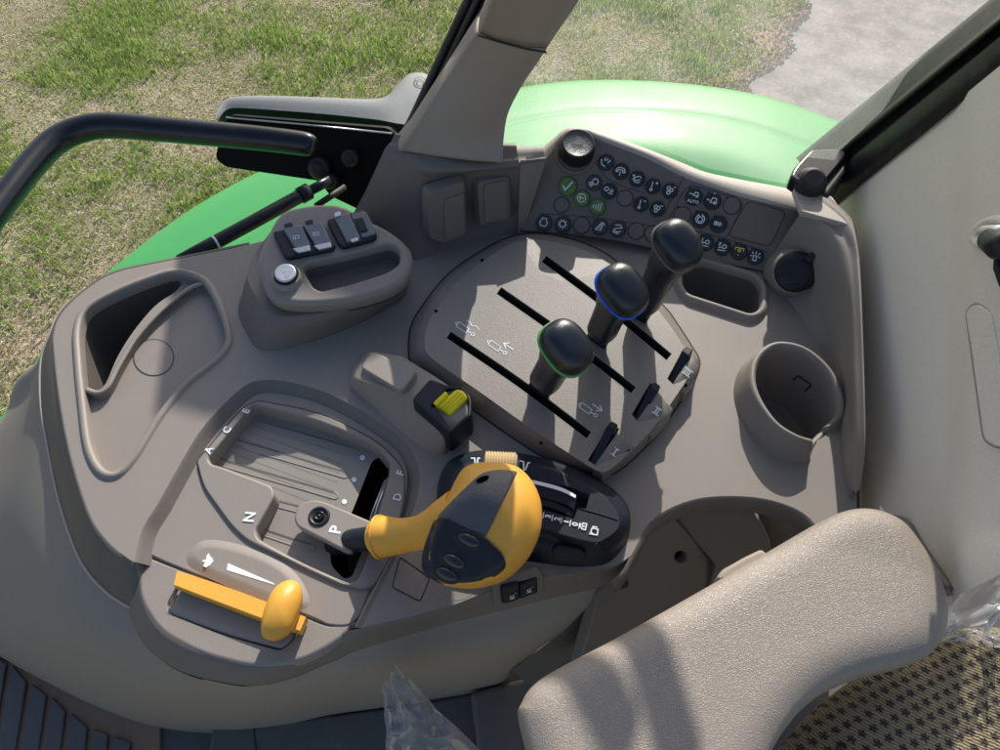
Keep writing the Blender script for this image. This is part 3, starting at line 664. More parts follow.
bnv = Vector((hpz.ex*cn[0]+hpz.ey*cn[1])*.62+hpz.n).normalized()
for u, v, a in ((468, 540, 25), (453, 561, 28), (446, 574, 25)):
    hit = hb_[0].ray_cast(CAM, ray(u, v).normalized()); c = hit[0]; bpl = Pl(c, bnv)
    m = MB(); pillow(m, bpl, ell(u, v, 15.5, 9, a, 28), .0007, .004, 3, .9); b1 = m.build('button_bezel', M['black'], bp)
    m = MB(); pillow(m, bpl.up(.0007), ell(u+1, v+.5, 11.5, 6.0, a, 28), .0024, .003, 2, .8); m.build('lens_button', M['lens'], b1)
m = MB(); hit = bvh(top_plate).ray_cast(CAM, ray(482.5, 479).normalized())
if hit[0]:
    k = Pl(hit[0]+hit[1]*.0005, hit[1]); m.cap(k, ccw([k.loc(a, b) for a, b in ell(482.5, 479, 7, 2.6, -22, 20)])); m.build('trigger_slot', M['hole'], top_plate)
m = MB(); k = Pl.z(.0); 
# ================================================================== PTO SWITCH BLOCK
pto = thing('pto_switch_block', 'taupe switch block with bright yellow toggle in a black cup, beside the gear gate', 'switch', P(410, 400, 0))
m = MB()
b0 = [(348, 386, 0), (349, 371, 0), (362, 352, 0), (400, 356, 0), (440, 380, 0), (470, 402, 0), (473, 418, 0), (463, 437, 0), (442, 456, 0), (428, 452, 0), (398, 429, 0), (370, 403, 0)]
b1 = [(351, 381, .012), (355, 369, .014), (368, 351, .014), (402, 356, .02), (440, 380, .03), (468, 399, .034), (471, 415, .034), (462, 428, .034), (449, 434, .034), (440, 426, .034), (410, 399, .03), (372, 388, .018)]
b2 = [(355, 378, .018), (360, 367, .02), (371, 352, .02), (402, 358, .026), (440, 381, .035), (464, 399, .038), (468, 413, .038), (460, 426, .038), (450, 431, .038), (443, 424, .038), (411, 397, .034), (372, 383, .024)]
K0_, K1_, K2_ = R3(keyrow(b0), .006), R3(keyrow(b1), .005), R3(keyrow(b2), .004); rr = [K0_, [a.lerp(b, .5) for a, b in zip(K0_, K1_)], K1_, [a.lerp(b, .5)+Vector((0, 0, .0012)) for a, b in zip(K1_, K2_)], K2_]; m.rings(rr, True, True, False, False)
m.add(rr[-1]+[sum(rr[-1], Vector())/len(rr[-1])], [[i, (i+1) % len(rr[-1]), len(rr[-1])] for i in range(len(rr[-1]))], True)
m.build('block_body', M['taupe'], pto)
pq = Pl.three((362, 372, .0215), (402, 390, .033), (415, 370, .033))
m = MB(); m.slab(pq, R([(360, 367, 5), (372, 350.5, 5), (416, 370, 5), (412, 378, 4), (403, 389.5, 6), (398, 390, 4)], 4), .0035, .008, .0018, .0008); m.build('cover_pad', M['taupe'], pto)
m = MB(); pr = Pl.z(.041)
cupout = R([(412, 399, 3), (430, 378.5, 4), (447, 385, 2), (463, 386, 4), (471.5, 398, 4), (471.5, 415, 3), (450, 434, 3), (444, 429, 3)], 3, 4)
well = R([(430, 406, 2), (447, 388, 2), (463, 389.5, 3), (469, 400, 3), (468, 414, 2), (450.5, 430, 2), (446, 422, 3), (440, 411, 2)], 2, 4)
m.slab(pr, cupout, 0, .03, .0015, .001, [(well, .0005, .02, 0, True)]); m.build('black_cup', M['module'], pto)
m = MB(); yl = Pl.three((436, 408, .036), (448, 416, .036), (460, 389, .043))
m.slab(yl, R([(434, 407, 2), (456, 388.5, 3), (463, 390, 3), (467.5, 397, 3), (448.5, 416, 3), (442, 411, 2)], 3), .002, .012, .0025, 0); yk = m.build('yellow_toggle', M['yellow'], pto)
m = MB(); m.slab(yl, R([(432.5, 403, 1), (445, 391, 1), (448, 394, 1), (436, 406, 1)], 1), .004, .010, .0008); m.build('toggle_tab', M['yellow'], yk)
for k in range(3):
    m = MB(); m.tube([yl.px(441+k*2.6, 408.5+k*1.8, .0024), yl.px(458+k*2.6, 391.5+k*1.8, .0024)], .0005, 6); m.build('toggle_rib', M['yellow'], yk)
# ================================================================== LEVER COVER
lp = thing('remote_valve_cover', 'raised taupe cover with three long slots and toggles marked I, II and III', 'control panel', P(550, 350, 0))
LZ = .024; lpl = Pl.z(LZ)
foot = [(409, 352), (411, 328), (422, 307), (449, 274), (486, 248.5), (519, 235), (561, 237), (609, 256), (661, 304), (676, 323), (691, 346), (699, 361), (696, 376), (687, 391), (661, 429), (640, 452), (622, 468), (609, 475), (598, 476), (560, 466), (512, 437), (464, 403), (430, 378), (413, 365)]
topo = [(425, 343), (427, 328), (436, 310), (460, 280), (492, 255), (520, 241), (558, 243), (603, 260), (652, 305), (668, 323), (683, 345), (694, 361), (690, 373), (682, 387), (656, 424), (636, 446), (618, 463), (607, 471), (596, 470), (570, 454), (525, 424), (480, 392), (445, 368), (428, 354)]
fk = keyrow([(u, v, 0) for u, v in foot]); tk = keyrow([(u, v, LZ) for u, v in topo])
mid = [a.lerp(b, .86)+Vector((0, 0, .001)) for a, b in zip(fk, tk)]; mid1 = [a.lerp(b, .45) + Vector((0, 0, .0035)) for a, b in zip(fk, tk)]
rs = skin([[p+Vector((0, 0, -.002)) for p in fk], fk, mid1, mid, tk], 4, 3, True)
m = MB(); m.rings(rs, True)
tp2 = ccw([(p.x, p.y) for p in rs[-1]])
ZL = Pl(Vector((0, 0, LZ)), Vector((0, 0, 1)))
slots = []
for i, (a, b) in enumerate(SLOTS):
    a = Vector(a); b = Vector(b); d = (b-a).normalized(); n2 = Vector((-d.y, d.x)); mdl = (a+b)/2 + n2*-2.0
    top_ = S([tuple(a), tuple(mdl), tuple(b)], 6, False)
    pxs = [(q[0]-n2.x*3.9, q[1]-n2.y*3.9) for q in top_]+[(q[0]+n2.x*3.9, q[1]+n2.y*3.9) for q in reversed(top_)]
    slots.append(pxs)
wedges = [[(588, 460), (610, 424), (619, 429), (595.5, 465)], [(632, 414), (650.5, 383), (658.5, 389), (637, 420.5)], [(667.5, 378.5), (683.5, 349), (691.5, 353.5), (673, 384)]]
hl = []; mvv = MB()
for q in slots+wedges:
    h2 = ccw([ZL.loc(u, v) for u, v in q]); m.sweep(ZL, h2, [(.0004, 0), (0, -.0005), (0, -.0012)]); mvv.sweep(ZL, h2, [(0.0001, -.0011), (0, -.02)]); hl.append(off(h2, .0004))
m.cap(ZL, tp2, hl)
for q in slots:
    ml_ = MB(); k_ = ccw([ZL.loc(u, v) for u, v in q]); ml_.ribbon(ZL, off(k_, .0007), .0007, .00015, True); ml_.build('slot_edge_highlight', M['glight'], lp)  # pale ribbon painting a lit edge round each slot
mvv.build('slot_liner', M['slotwall'], lp)
cov = m.build('cover_shell', M['panel'], lp, 1e-5)
m = MB(); m.cap(Pl.z(.004), ccw([Pl.z(.004).loc(u, v) for u, v in [(430, 330), (530, 245), (590, 245), (690, 350), (610, 465), (590, 462)]])); m.build('slot_void', M['hole'], lp)
m = MB(); m.ribbon(Z0, off(ccw([(p.x, p.y) for p in S([tuple(q)[:2]+(0,) for q in fk], 4)] if False else [(Vector(p).x, Vector(p).y) for p in S([tuple(q) for q in fk], 4)]), .0006), .0016, .0005, True); m.build('foot_seam', M['gdark'], lp)
# toggles
TG = [([(594, 466), (618, 431), (636, 447), (630, 454), (603, 475)], (612.5, 427), (615, 452), 'I', (628.5, 451)),
      ([(636.5, 421), (657.5, 391), (673, 409), (667, 420), (651, 436)], (655, 388), (657, 411), 'II', None),
      ([(673, 384), (691, 356), (699, 366), (696, 377), (685, 394)], (687.5, 352), (687.5, 372), 'III', (686, 385.5))]
for poly, key, tx, s_, hole in TG:
    m = MB(); tpl = Pl.z(LZ+.006)
    a = [tpl.px(*poly[i]) for i in range(len(poly))]
    lo = [P(poly[0][0], poly[0][1], LZ+.0005), P(poly[1][0]-0, poly[1][1], LZ+.007), P(poly[2][0], poly[2][1], LZ+.001), P(poly[3][0], poly[3][1], LZ-.004), P(poly[4][0], poly[4][1], LZ-.006)]
    dn = [Vector((p.x, p.y, .004)) for p in lo]
    m.rings([dn, [q+Vector((0, 0, -.0008)) for q in lo], [q+(sum(lo, Vector())/5-q)*.06 for q in lo]], True, False)
    ctr = sum(lo, Vector())/5
    inn = [q+(ctr-q)*.06 for q in lo]
    m.add(inn+[ctr+Vector((0, 0, .0015))], [[i, (i+1) % 5, 5] for i in range(5)], True)
    tg = m.build('toggle_mount', M['panel'], lp)
    kp = Pl.z(LZ+.010); m = MB(); u, v = key
    m.slab(kp, R([(u-6, v-1), (u-1, v-6.5), (u+6, v-2.5), (u+1.5, v+4.5)], 2), 0, .012, .0012); m.build('toggle_key', M['module'], tg)
    m = MB(); m.rings([[kp.px(u-6, v-.5, -.0005), kp.px(u+1.5, v+4.5, -.0005)], [P(u-22 if s_ != 'III' else u-18, v+34 if s_ != 'III' else v+28, LZ-.006), P(u-16 if s_ != 'III' else u-13, v+38 if s_ != 'III' else v+31, LZ-.006)]], False, False); m.build('toggle_blade', M['blackgl'], tg)
    tr = bvh(tg); hit = tr.ray_cast(CAM, ray(*tx).normalized())
    if hit[0]:
        n = hit[1] if hit[1].z > 0 else -hit[1]; k = Pl(hit[0]+n*.0006, n); m = MB()
        x0, y0 = k.loc(*tx); x1, y1 = k.loc(tx[0]+5, tx[1]-7); d = Vector((x1-x0, y1-y0)).normalized(); e = Vector((d.y, -d.x))
        cnt = len(s_); H = .0034; ww = .0012*cnt+.0012
        # numeral reads along e, uprights along d
        for sgn in (-1, 1): m.ribbon(k, [tuple(Vector((x0, y0))+d*H*sgn-e*ww), tuple(Vector((x0, y0))+d*H*sgn+e*ww)], .0011, 0)
        for j in range(cnt):
            o_ = (j-(cnt-1)/2)*.0022; m.ribbon(k, [tuple(Vector((x0, y0))+e*o_-d*H), tuple(Vector((x0, y0))+e*o_+d*H)], .0012, .00005)
        m.build('roman_numeral', M['white'], tg, label='white roman numeral %s' % s_)
    if hole:
        hit = tr.ray_cast(CAM, ray(*hole).normalized())
        if hit[0]:
            n = hit[1] if hit[1].z > 0 else -hit[1]; k = Pl(hit[0]+n*.0004, n); m = MB(); m.cap(k, ccw([k.loc(a, b) for a, b in ell(hole[0], hole[1], 1.6, 1.6, 0, 12)])); m.build('screw_hole', M['hole'], tg)
for u, v in ((482, 260), (436, 311), (541, 443)):
    hit = bvh(cov).ray_cast(CAM, ray(u, v).normalized())
    if hit[0]:
        n = hit[1] if hit[1].z > 0 else -hit[1]; k = Pl(hit[0]+n*.0004, n); m = MB(); m.cap(k, ccw([k.loc(a, b) for a, b in ell(u, v, 1.8, 1.5, 0, 12)])); m.build('screw_hole', M['hole'], lp)
# hydraulic symbols
def cyl_symbol(u, v, kind):
    m = MB(); w = .0009; pl = ZL
    d = Vector((.82, .57)); n = Vector((.57, -.82))
    def q(a, b): return (u+d.x*a+n.x*b, v+d.y*a+n.y*b)
    m.pxr(pl, [q(-9, -2.6), q(3, -2.6), q(3, 2.6), q(-9, 2.6)], w, .0004, True)
    m.pxr(pl, [q(-9, -2.0), q(-11.5, 0), q(-9, 2.0)], w, .0004)
    m.pxr(pl, [q(3, 0), q(8, 0)], w*1.2, .0004)
    m.pxr(pl, [q(9.5+1.6*math.cos(t), 1.6*math.sin(t)) for t in [2*PI*i/10 for i in range(10)]], w, .0004, True)
    if kind == 'float': m.pxr(pl, S([q(-4, 7.5), q(0, 8.5), q(4, 6.5), q(8, 8.8), q(12, 7)], 4, False), w, .0004)
    else:
        s = -1 if kind == 'back' else 1; c = 9 if kind == 'back' else 6
        m.pxr(pl, [q(c-6*s, 7.5), q(c+5*s, 7.5)], w*1.3, .0004); m.pxr(pl, [q(c+1*s, 11), q(c+6*s, 7.5), q(c+1*s, 4)], w*1.3, .0004)
    m.build('cylinder_symbol', M['white'], lp)
cyl_symbol(465, 329, 'float'); cyl_symbol(497, 347.5, 'back'); cyl_symbol(588, 410, 'fwd')
# ================================================================== CONTROL LEVERS
def lever(footp, hc_, zc, ringmat, label, rx=29.5, ry=23, ringname='colour_ring'):
    t = thing('control_lever', label, 'lever', P(footp[0], footp[1], LZ), 'three black control levers in the slotted cover')
    a = P(footp[0], footp[1], LZ-.008); b = P(hc_[0], hc_[1], zc)
    ax = (b-a); Ln = ax.length; ax.normalize()
    sd = (P(589, 435, LZ)-P(448.5, 334.5, LZ)).normalized()
    # head axis leans between lever axis and vertical
    tilt = ((CAM-b).normalized()+Vector((.36, .30, .12))).normalized(); kd = (P(hc_[0]+60, hc_[1]+52, zc)-b).normalized()
    def frame(n):
        q_ = sd.lerp(kd, max(0, min(1, (n.dot(tilt)-ax.dot(tilt))/(1-ax.dot(tilt)+1e-6))))
        x = (q_-n*q_.dot(n)).normalized(); return x, n.cross(x)
    sc = (b-CAM).length/FP
    def se(o, n, L_, W_, p=2.6, N=40):
        x, y = frame(n); out = []
        for i in range(N):
            q = 2*PI*i/N; c_, s_ = math.cos(q), math.sin(q)
            out.append(o+x*L_*math.copysign(abs(c_)**(2/p), c_)+y*W_*math.copysign(abs(s_)**(2/p), s_))
        return out
    m = MB(); m.rings([se(a, ax, .0115, .0028, 6), se(a+ax*.012, ax, .0115, .003, 6), se(a+ax*.026, ax, .0115, .0045, 5)], True, True, True, True); m.build('lever_blade', M['black'], t)
    hl_, hw = rx*sc, ry*sc
    rb = b-tilt*.008
    nb = [(.018, .0105, .0065, 5), (.024, .0125, .0105, 4), (.03, .0145, .0125, 3.2)]
    rs = [se(a+ax*s0, ax, l, w, p) for s0, l, w, p in nb]
    Lr_ = (rb-a).length; d2 = (rb-a).normalized()
    for f, l, w in ((.50, .0148, .0130), (.68, .0152, .0135), (.82, .0185, .0155)):
        n = ax.lerp(tilt, max(0, (f-.5)*2)).normalized(); rs.append(se(a+d2*Lr_*f, n, l, w, 2.8))
    rs.append(se(rb-tilt*.004, tilt, hl_*.90, hw*.90)); rs.append(se(rb-tilt*.001, tilt, hl_*.98, hw*.98))
    m = MB(); m.rings(rs, True, True, True, True); m.build('shaft', M['knob'], t)
    m = MB(); rg = [se(rb+tilt*dz, tilt, hl_*f, hw*f) for f, dz in ((.97, -.0012), (1.035, -.0010), (1.05, .0002), (1.035, .0014), (.97, .0016))]; m.rings(rg, True); m.build(ringname, ringmat, t)
    m = MB(); H = .017
    rg = [se(rb+tilt*.001, tilt, hl_*.97, hw*.97), se(rb+tilt*.004, tilt, hl_*1.0, hw*1.0)]
    for i in range(1, 12):
        q = PI/2*i/12; rg.append(se(rb+tilt*(.004+H*math.sin(q)**.85), tilt, hl_*math.cos(q)**.62, hw*math.cos(q)**.62, 2.6-.4*i/12))
    rg.append(se(rb+tilt*(.004+H*1.0), tilt, hl_*.08, hw*.08, 2.2))
    m.rings(rg, True, True, False, True); m.build('knob', M['knob'], t)
lever((536, 395), (568, 346), .105, M['green'], 'black control lever with a green ring under its knob, nearest lever')
lever((594, 346), (624, 289), .112, M['blue'], 'black control lever with a blue ring, middle of the three levers', 28, 22)
lever((634, 322), (679, 244), .125, M['brown'], 'black control lever with a plain taupe ring, beside the button panel', 26, 20.5)
# ================================================================== HITCH MODULE
hm = thing('hitch_control_module', 'long black rounded control module with tan thumbwheel and depth slider', 'control module', P(560, 510, 0))
m = MB()
f0 = [(437, 500), (440, 476), (450, 460), (470, 452), (495, 451), (522, 454), (568, 465), (606, 484), (626, 503), (630.5, 522), (627, 541), (616, 556), (602, 565), (568, 566.5), (534, 562), (480, 556), (445, 540)]
f1 = [(442, 500), (445, 478), (455, 463), (473, 455.5), (496, 454.5), (522, 457.5), (566, 469), (602, 487), (621, 505), (627, 519), (624, 533), (612, 545), (598, 550), (566, 543), (538, 534), (480, 528), (449, 520)]
f2 = [(450, 500), (452, 481), (460, 468), (476, 460), (497, 459.5), (521, 462), (563, 474), (596, 491), (613, 507), (619, 519), (617, 529), (606, 538), (594, 542), (565, 535), (538, 527), (480, 520), (456, 513)]
k0 = keyrow([(u, v, 0) for u, v in f0]); k1 = keyrow([(u, v, .022) for u, v in f1]); k2 = keyrow([(u, v, .031) for u, v in f2])
k05 = [a.lerp(b, .55)+Vector((0, 0, .004)) for a, b in zip(k0, k1)]
rs = skin([k0, k05, k1, k2], 4, 4, True); m.rings(rs, True)
mz = Pl.z(.031)
hol = ccw([mz.loc(u, v) for u, v in R([(500, 474, 2), (530, 479, 10), (570, 487, 10), (580, 491, 1), (590, 494, 1), (586, 509, 1), (578, 508, 1), (574, 519, 1), (545, 510, 10), (500, 500, 3)], 2)])
hol2 = ccw([mz.loc(u, v) for u, v in [(483, 457.8), (516, 459.5), (516.5, 471), (483, 470)]])
m.cap(mz, ccw([(p.x, p.y) for p in rs[-1]]), [hol]); m.sweep(mz, hol, [(0, 0), (0, -.014)]); m.cap(mz, hol, h=-.014)
hmb = m.build('module_body', M['module'], hm, 1e-5)
m = MB(); m.pxr(mz, [(578, 508.5), (597, 514), (618, 520.5)], .0008, .0003); m.build('body_seam', M['hole'], hm)
# drum slider: curved blocks
def arcblock(lo, hi, z0, z1, name, mt, par):
    m = MB(); a = [P(u, v, z0) for u, v in S(hi, 4, False)]; b = [P(u, v, z1) for u, v in S(lo, 4, False)]
    m.rings([[p+Vector((0, 0, -.012)) for p in a], a, b, [p+Vector((0, 0, -.012)) for p in b]], False, False)
    for i in (0, -1): m.add([a[i]+Vector((0, 0, -.012)), a[i], b[i], b[i]+Vector((0, 0, -.012))], [[0, 1, 2, 3]], False)
    return m.build(name, mt, par)
ab = arcblock([(500, 489), (540, 497), (565, 504), (574, 510)], [(500, 476), (530, 480), (562, 488), (577, 496)], .036, .033, 'depth_slider', M['module'], hm)
arcblock([(500, 503), (545, 506), (572, 517)], [(500, 491), (545, 499), (574, 511.5)], .031, .030, 'slider_step', M['module'], hm)
m = MB(); m.rings([[p for p in [P(u, v, .0365) for u, v in S([(500, 475), (530, 479.5), (560, 487), (576, 495)], 5, False)]], [p for p in [P(u, v, .0365) for u, v in S([(500, 478.5), (530, 483), (559, 490.5), (575.5, 498)], 5, False)]]], False, False); m.build('slider_stripe', M['white'], ab)
# thumbwheel
m = MB(); c = P(500.5, 466, .028); xd = Vector((1, -.05, 0)).normalized(); NS = 84; rs = []
yd = Vector((.05, 1, 0)).normalized()
for x0, rr_ in ((-.0145, .0105), (-.0135, .0125), (.0135, .0125), (.0145, .0105)):
    pass
for k in range(int(24)):
    x0 = -.0145+.029*k/23; r_ = .0125+(.0007 if k % 2 else -.0007)
    if k in (0, 23): r_ = .010
    rs.append([c+xd*x0+yd*r_*math.cos(q)+Vector((0, 0, 1))*r_*math.sin(q) for q in [2*PI*i/24 for i in range(24)]])
m.rings(rs, True, False, True, True); m.build('thumbwheel', M['tan'], hm)
def sym(pl, u, v, strokes, s, mt, par, name='symbol', w=.0009, d=(1, 0), **kw):
    x0, y0 = pl.loc(u, v); x1, y1 = pl.loc(u+d[0]*4, v+d[1]*4); e = Vector((x1-x0, y1-y0)).normalized(); n = Vector((-e.y, e.x)); m = MB()
    for st in strokes:
        closed = st[-1] == 'c'; pts = [p for p in st if p != 'c']
        m.ribbon(pl, [tuple(Vector((x0, y0))+e*p[0]*s+n*p[1]*s) for p in pts], w, .0004, closed)
    return m.build(name, mt, par, **kw)
VF = [[(-1, .9), (-.3, .9), (-.1, -.8), (.6, .7)], [(0, -.9), (.2, -.1), (.7, .8), (1, .8)]]
def onm(u, v):
    hit = bvh(hmb).ray_cast(CAM, ray(u, v).normalized()); n = hit[1] if hit[1].z > 0 else -hit[1]; return Pl(hit[0]+n*.0006, n)
sym(onm(475.5, 462), 475.5, 462, [[(-1, .9), (-.2, .9), (0, -.9), (.4, -.9), (.5, .9), (1, .9)]], .0042, M['white'], hm, 'range_symbol', .0013)
sym(onm(524, 466), 524, 466, [[(-1, .9), (-.3, .8), (.2, -.9), (.5, -.7), (.6, .9), (1, .9)]], .0046, M['white'], hm, 'range_symbol', .0014, (1, .25))
for i, s_ in enumerate(['3', '2', '1', '0']):
    u = 548+i*9; v = 516.5+i*2.6; k = onm(u, v)
    tpx('scale_digit', s_, M['white'], hm, k, u, v, .2, -.97, .0068, bold=.03, label='white digit %s' % s_)
for i in range(5):
    u = 543.3+i*9; v = 515.3+i*2.6; k = onm(u, v); m = MB(); m.pxr(k, [(u+.5, v-3), (u-.5, v+3)], .0008, 0); m.build('scale_tick', M['white'], hm)
k = onm(584, 526.5); sym(k, 584, 526.5, [[(-.5, -1), (.6, -1), (.6, 1), (-.5, 1), 'c'], [(-.5, -.5), (-1.2, -.5), (-1.2, .5), (-.5, .5)], [(0, -.3), (0, .3)]], .0028, M['white'], hm, 'lock_symbol', .001, (1, .25))
k = onm(594, 531); sym(k, 594, 531, [[(-.8, -1), (.9, -.9), (.9, .6), (-.6, .6), 'c'], [(-.4, .6), (-.4, 1.1), (.7, 1.1)], [(-1.1, -1), (-.2, -.6)]], .0034, M['white'], hm, 'cab_symbol', .001, (1, .2))
k = onm(597, 543); m = MB(); m.pxr(k, [(594.5, 545), (597, 542.5), (599, 540.5)], .0005, 0.0002); m.build('scratch', M['glight'], hm)
m = MB(); pk = Pl.three((552, 560, .010), (584, 562, .010), (568, 548, .02)); m.slab(pk, R([(551, 553, 3), (557, 546.5, 3), (580, 549, 3), (587, 555, 3), (582, 562, 3), (557, 562, 3)], 3), .004, .008, .0015); m.build('side_button', M['module'], hm)
# ================================================================== ROCKER SWITCH
rk = thing('rocker_switch', 'small navy rocker switch with two keys set in the console front edge', 'rocker switch', P(520, 590, -.01))
rpl = Pl.three((491, 591, .0005), (541, 577, .0005), (515, 606, -.0265))
m = MB(); m.slab(rpl, R([(492, 585, 3), (541, 571, 3), (544, 578, 2), (543, 592, 3), (494, 606, 3)], 2), .0025, .006, .001, 0, [(R([(500, 587, 2), (537, 577, 2), (537.5, 593, 2), (502, 603, 2)], 2), .0005, .004, 0, True)]); m.build('bezel', M['taupe_dark'], rk)
for q, c in (([(501, 588), (519, 584), (520, 600), (504, 605)], (512, 596.5)), ([(519.5, 585), (536, 578), (537, 593), (520.5, 600)], (529, 590))):
    m = MB(); m.slab(rpl, R(q, 2), .006 if c[0] < 515 else .004, .009, .0015); ky = m.build('rocker_key', M['module'], rk)
    sym(rpl.up(.0065 if c[0] < 515 else .0045), c[0], c[1], [[(-.5, -.5), (.5, -.5), (.5, .5), (-.5, .5), 'c'], [(-.9, -1), (.9, -1)], [(0, -.5), (0, -1)], [(1, 1), (1.3, 1.3)]], .0026, M['white'], ky, 'symbol', .0006, (1, -.28))
# ================================================================== POWER OUTLET POD
pod = thing('power_outlet_pod', 'raised taupe pod with two black socket caps, a black switch and a silver round button', 'socket pod', P(325, 280, 0))
m = MB()
g0 = [(252, 262, 0), (290, 215, 0), (350, 214, 0), (404, 262, 0), (408, 297, 0), (364, 322, 0), (316, 341, 0), (272, 352, 0), (254, 349, 0), (236, 312, 0)]
g1 = [(254, 256, .03), (285, 214, .04), (345, 212, .04), (410, 268, .035), (411, 284, .036), (376, 300, .036), (328, 314, .036), (280, 319, .036), (263, 311, .036), (245, 279, .034)]
G0_, G1_ = R3(keyrow(g0), .016, 6), R3(keyrow(g1), .016, 6); m.rings([G0_, [a.lerp(b, .5) for a, b in zip(G0_, G1_)], G1_, [p+Vector((0, .002, .001)) for p in G1_]], True, True, False, True); m.build('pod_base', M['taupe_dark'], pod)
PT = .058; ppt = Pl.three((290, 296, .056), (400, 262, .056), (315, 205, .074))
m = MB()
pod_out = S([(259, 253), (266, 236), (280, 213), (300, 205.5), (325, 203), (345, 206), (368, 219), (388, 229), (404, 241), (412, 253), (411, 268), (404, 280), (386, 291), (354, 300), (318, 304), (288, 303), (270, 296), (260, 278), (256, 264)], 4)
pocket = R([(302, 268, 5), (306, 263, 5), (352, 253, 10), (390, 243, 8), (400, 250, 5), (400, 263, 5), (388, 272, 10), (354, 283, 10), (322, 291, 5), (314, 288, 5)], 5, 5)
ringp = ccw([ppt.loc(u, v, 0) for u, v in pod_out])
prof = [(-.006+.006*math.sin(a), -.006+.006*math.cos(a)) for a in [PI/2*i/5 for i in range(6)]]+[(.0, -.012), (-.001, -.018), (-.004, -.021)]
m.sweep(ppt, ringp, prof)
pk2 = ccw([ppt.loc(u, v) for u, v in pocket])
m.sweep(ppt, pk2, [(.0025, 0), (.001, -.0006), (0, -.0025), (-.001, -.012), (-.003, -.038)])
m.cap(ppt, off(ringp, -.006), [off(pk2, .0025)]); podl = m.build('pod_top', M['taupe'], pod, 1e-5)
m = MB(); m.sweep(ppt, off(ringp, -.0035), [(.0016, -.0188), (.0022, -.0205), (.0016, -.0222)]); m.build('lid_seam', M['gdark'], pod)
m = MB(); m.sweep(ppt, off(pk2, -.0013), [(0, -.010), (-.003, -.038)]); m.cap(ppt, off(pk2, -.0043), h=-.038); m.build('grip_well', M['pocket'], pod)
m = MB(); m.slab(ppt, R([(272, 231, 4), (322, 221, 4), (335.5, 245, 3), (333, 249, 3), (288, 258, 4), (284, 256, 3)], 4), .005, .006, .002); sb = m.build('socket_housing', M['black'], pod)
for q, tab, hg, c in (([(282, 227), (301, 224.5), (311, 246), (295, 248)], [(292.5, 248.5), (309.5, 245), (311, 250), (298, 252.5)], [(283.5, 224), (292, 222), (293, 226), (284.5, 227.5)], (296, 237.5)), ([(303, 225), (321, 221.5), (332, 243), (316, 246)], [(313.5, 245.5), (330, 242), (332, 246.5), (319, 249.5)], [(304.5, 221), (312.5, 219), (313.5, 223.5), (305.5, 224.5)], (316, 234))):
    pu = ppt.up(.005); m = MB(); m.slab(pu, R(q, 2), .004, .004, .001); cap_ = m.build('socket_cap', M['capm'], pod)
    m = MB(); m.slab(pu, R(tab, 1), .0048, .002, .0005); m.build('cap_tab', M['silver'], cap_)
    m = MB(); m.slab(pu, R(hg, 1), .0045, .003, .0005); m.build('cap_hinge', M['black'], cap_)
    sym(pu.up(.0042), c[0], c[1], [[(-1, -.7), (1, -.7), (1, .7), (-1, .7), 'c'], [(-.2, -.7), (-.2, .7)]], .0028, M['white'], cap_, 'book_symbol', .0005, (1, -.2))
m = MB(); m.slab(ppt, R([(326, 219, 4), (361, 209.5, 4), (366, 211, 3), (377.5, 235, 4), (373, 239, 4), (343, 247, 4), (338, 244, 3)], 4), .0055, .0065, .002); sw = m.build('switch_housing', M['black'], pod)
pu = ppt.up(.0055)
m = MB(); m.slab(pu, R([(334, 217), (349, 213), (361, 238.5), (347, 242)], 2), .003, .003, .001); m.build('switch_cap', M['capm'], sw)
m = MB(); m.slab(pu, R([(350, 214), (366, 211), (377, 233), (362, 237.5)], 3), .002, .002, .001); pg = m.build('switch_plate', M['capm'], sw)
m = MB(); m.slab(pu, R([(354, 218), (362, 216), (368, 230), (360, 232)], 1), .004, .003, .0015); m.build('switch_rocker', M['blackgl'], sw)
m = MB(); m.slab(pu, R([(350, 239.5), (358, 237), (359, 240), (352, 242)], 1), .0045, .002, .0004); m.build('switch_tab', M['silver'], sw)
m = MB(); m.slab(pu, R([(334, 213), (340, 211), (341, 215), (335, 217)], 1), .0045, .002, .0004); m.build('switch_hinge', M['silver'], sw)
m = MB(); c = ppt.px(287, 278); m.revolve(c, ppt.n, [(.0175, -.001), (.0155, .0015), (.0145, .0045), (.0125, .006), (.0118, .0045)], 36); kb = m.build('button_collar', M['taupe'], pod)
m = MB(); m.revolve(c, ppt.n, [(.0118, .002), (.0116, .008), (.0112, .0086)], 36, True); m.build('button_side', M['blackgl'], kb)
m = MB(); m.revolve(c+ppt.n*.0003, ppt.n, [(.0108, .008), (.0105, .0092), (.0095, .0096)], 36, True); m.build('silver_button', M['silver'], kb)
sym(ppt.up(.0101), 287.5, 273.5, [[(-.8, .2), (-.3, .5)], [(.1, .5), (.7, .2)], [(-.5, -.3), (0, -.5), (.5, -.2)], [(-.3, -.8), (.3, -.8)]], .006, M['glight'], kb, 'engraving', .0006)
# ================================================================== BUTTON PANEL
bpn = thing('button_panel', 'brown sloping button panel with rows of round icon buttons and a large black dial', 'button panel', P(640, 210, .03))
pb = Pl.three((522, 232, .004), (766, 272, .004), (640, 150, .088))
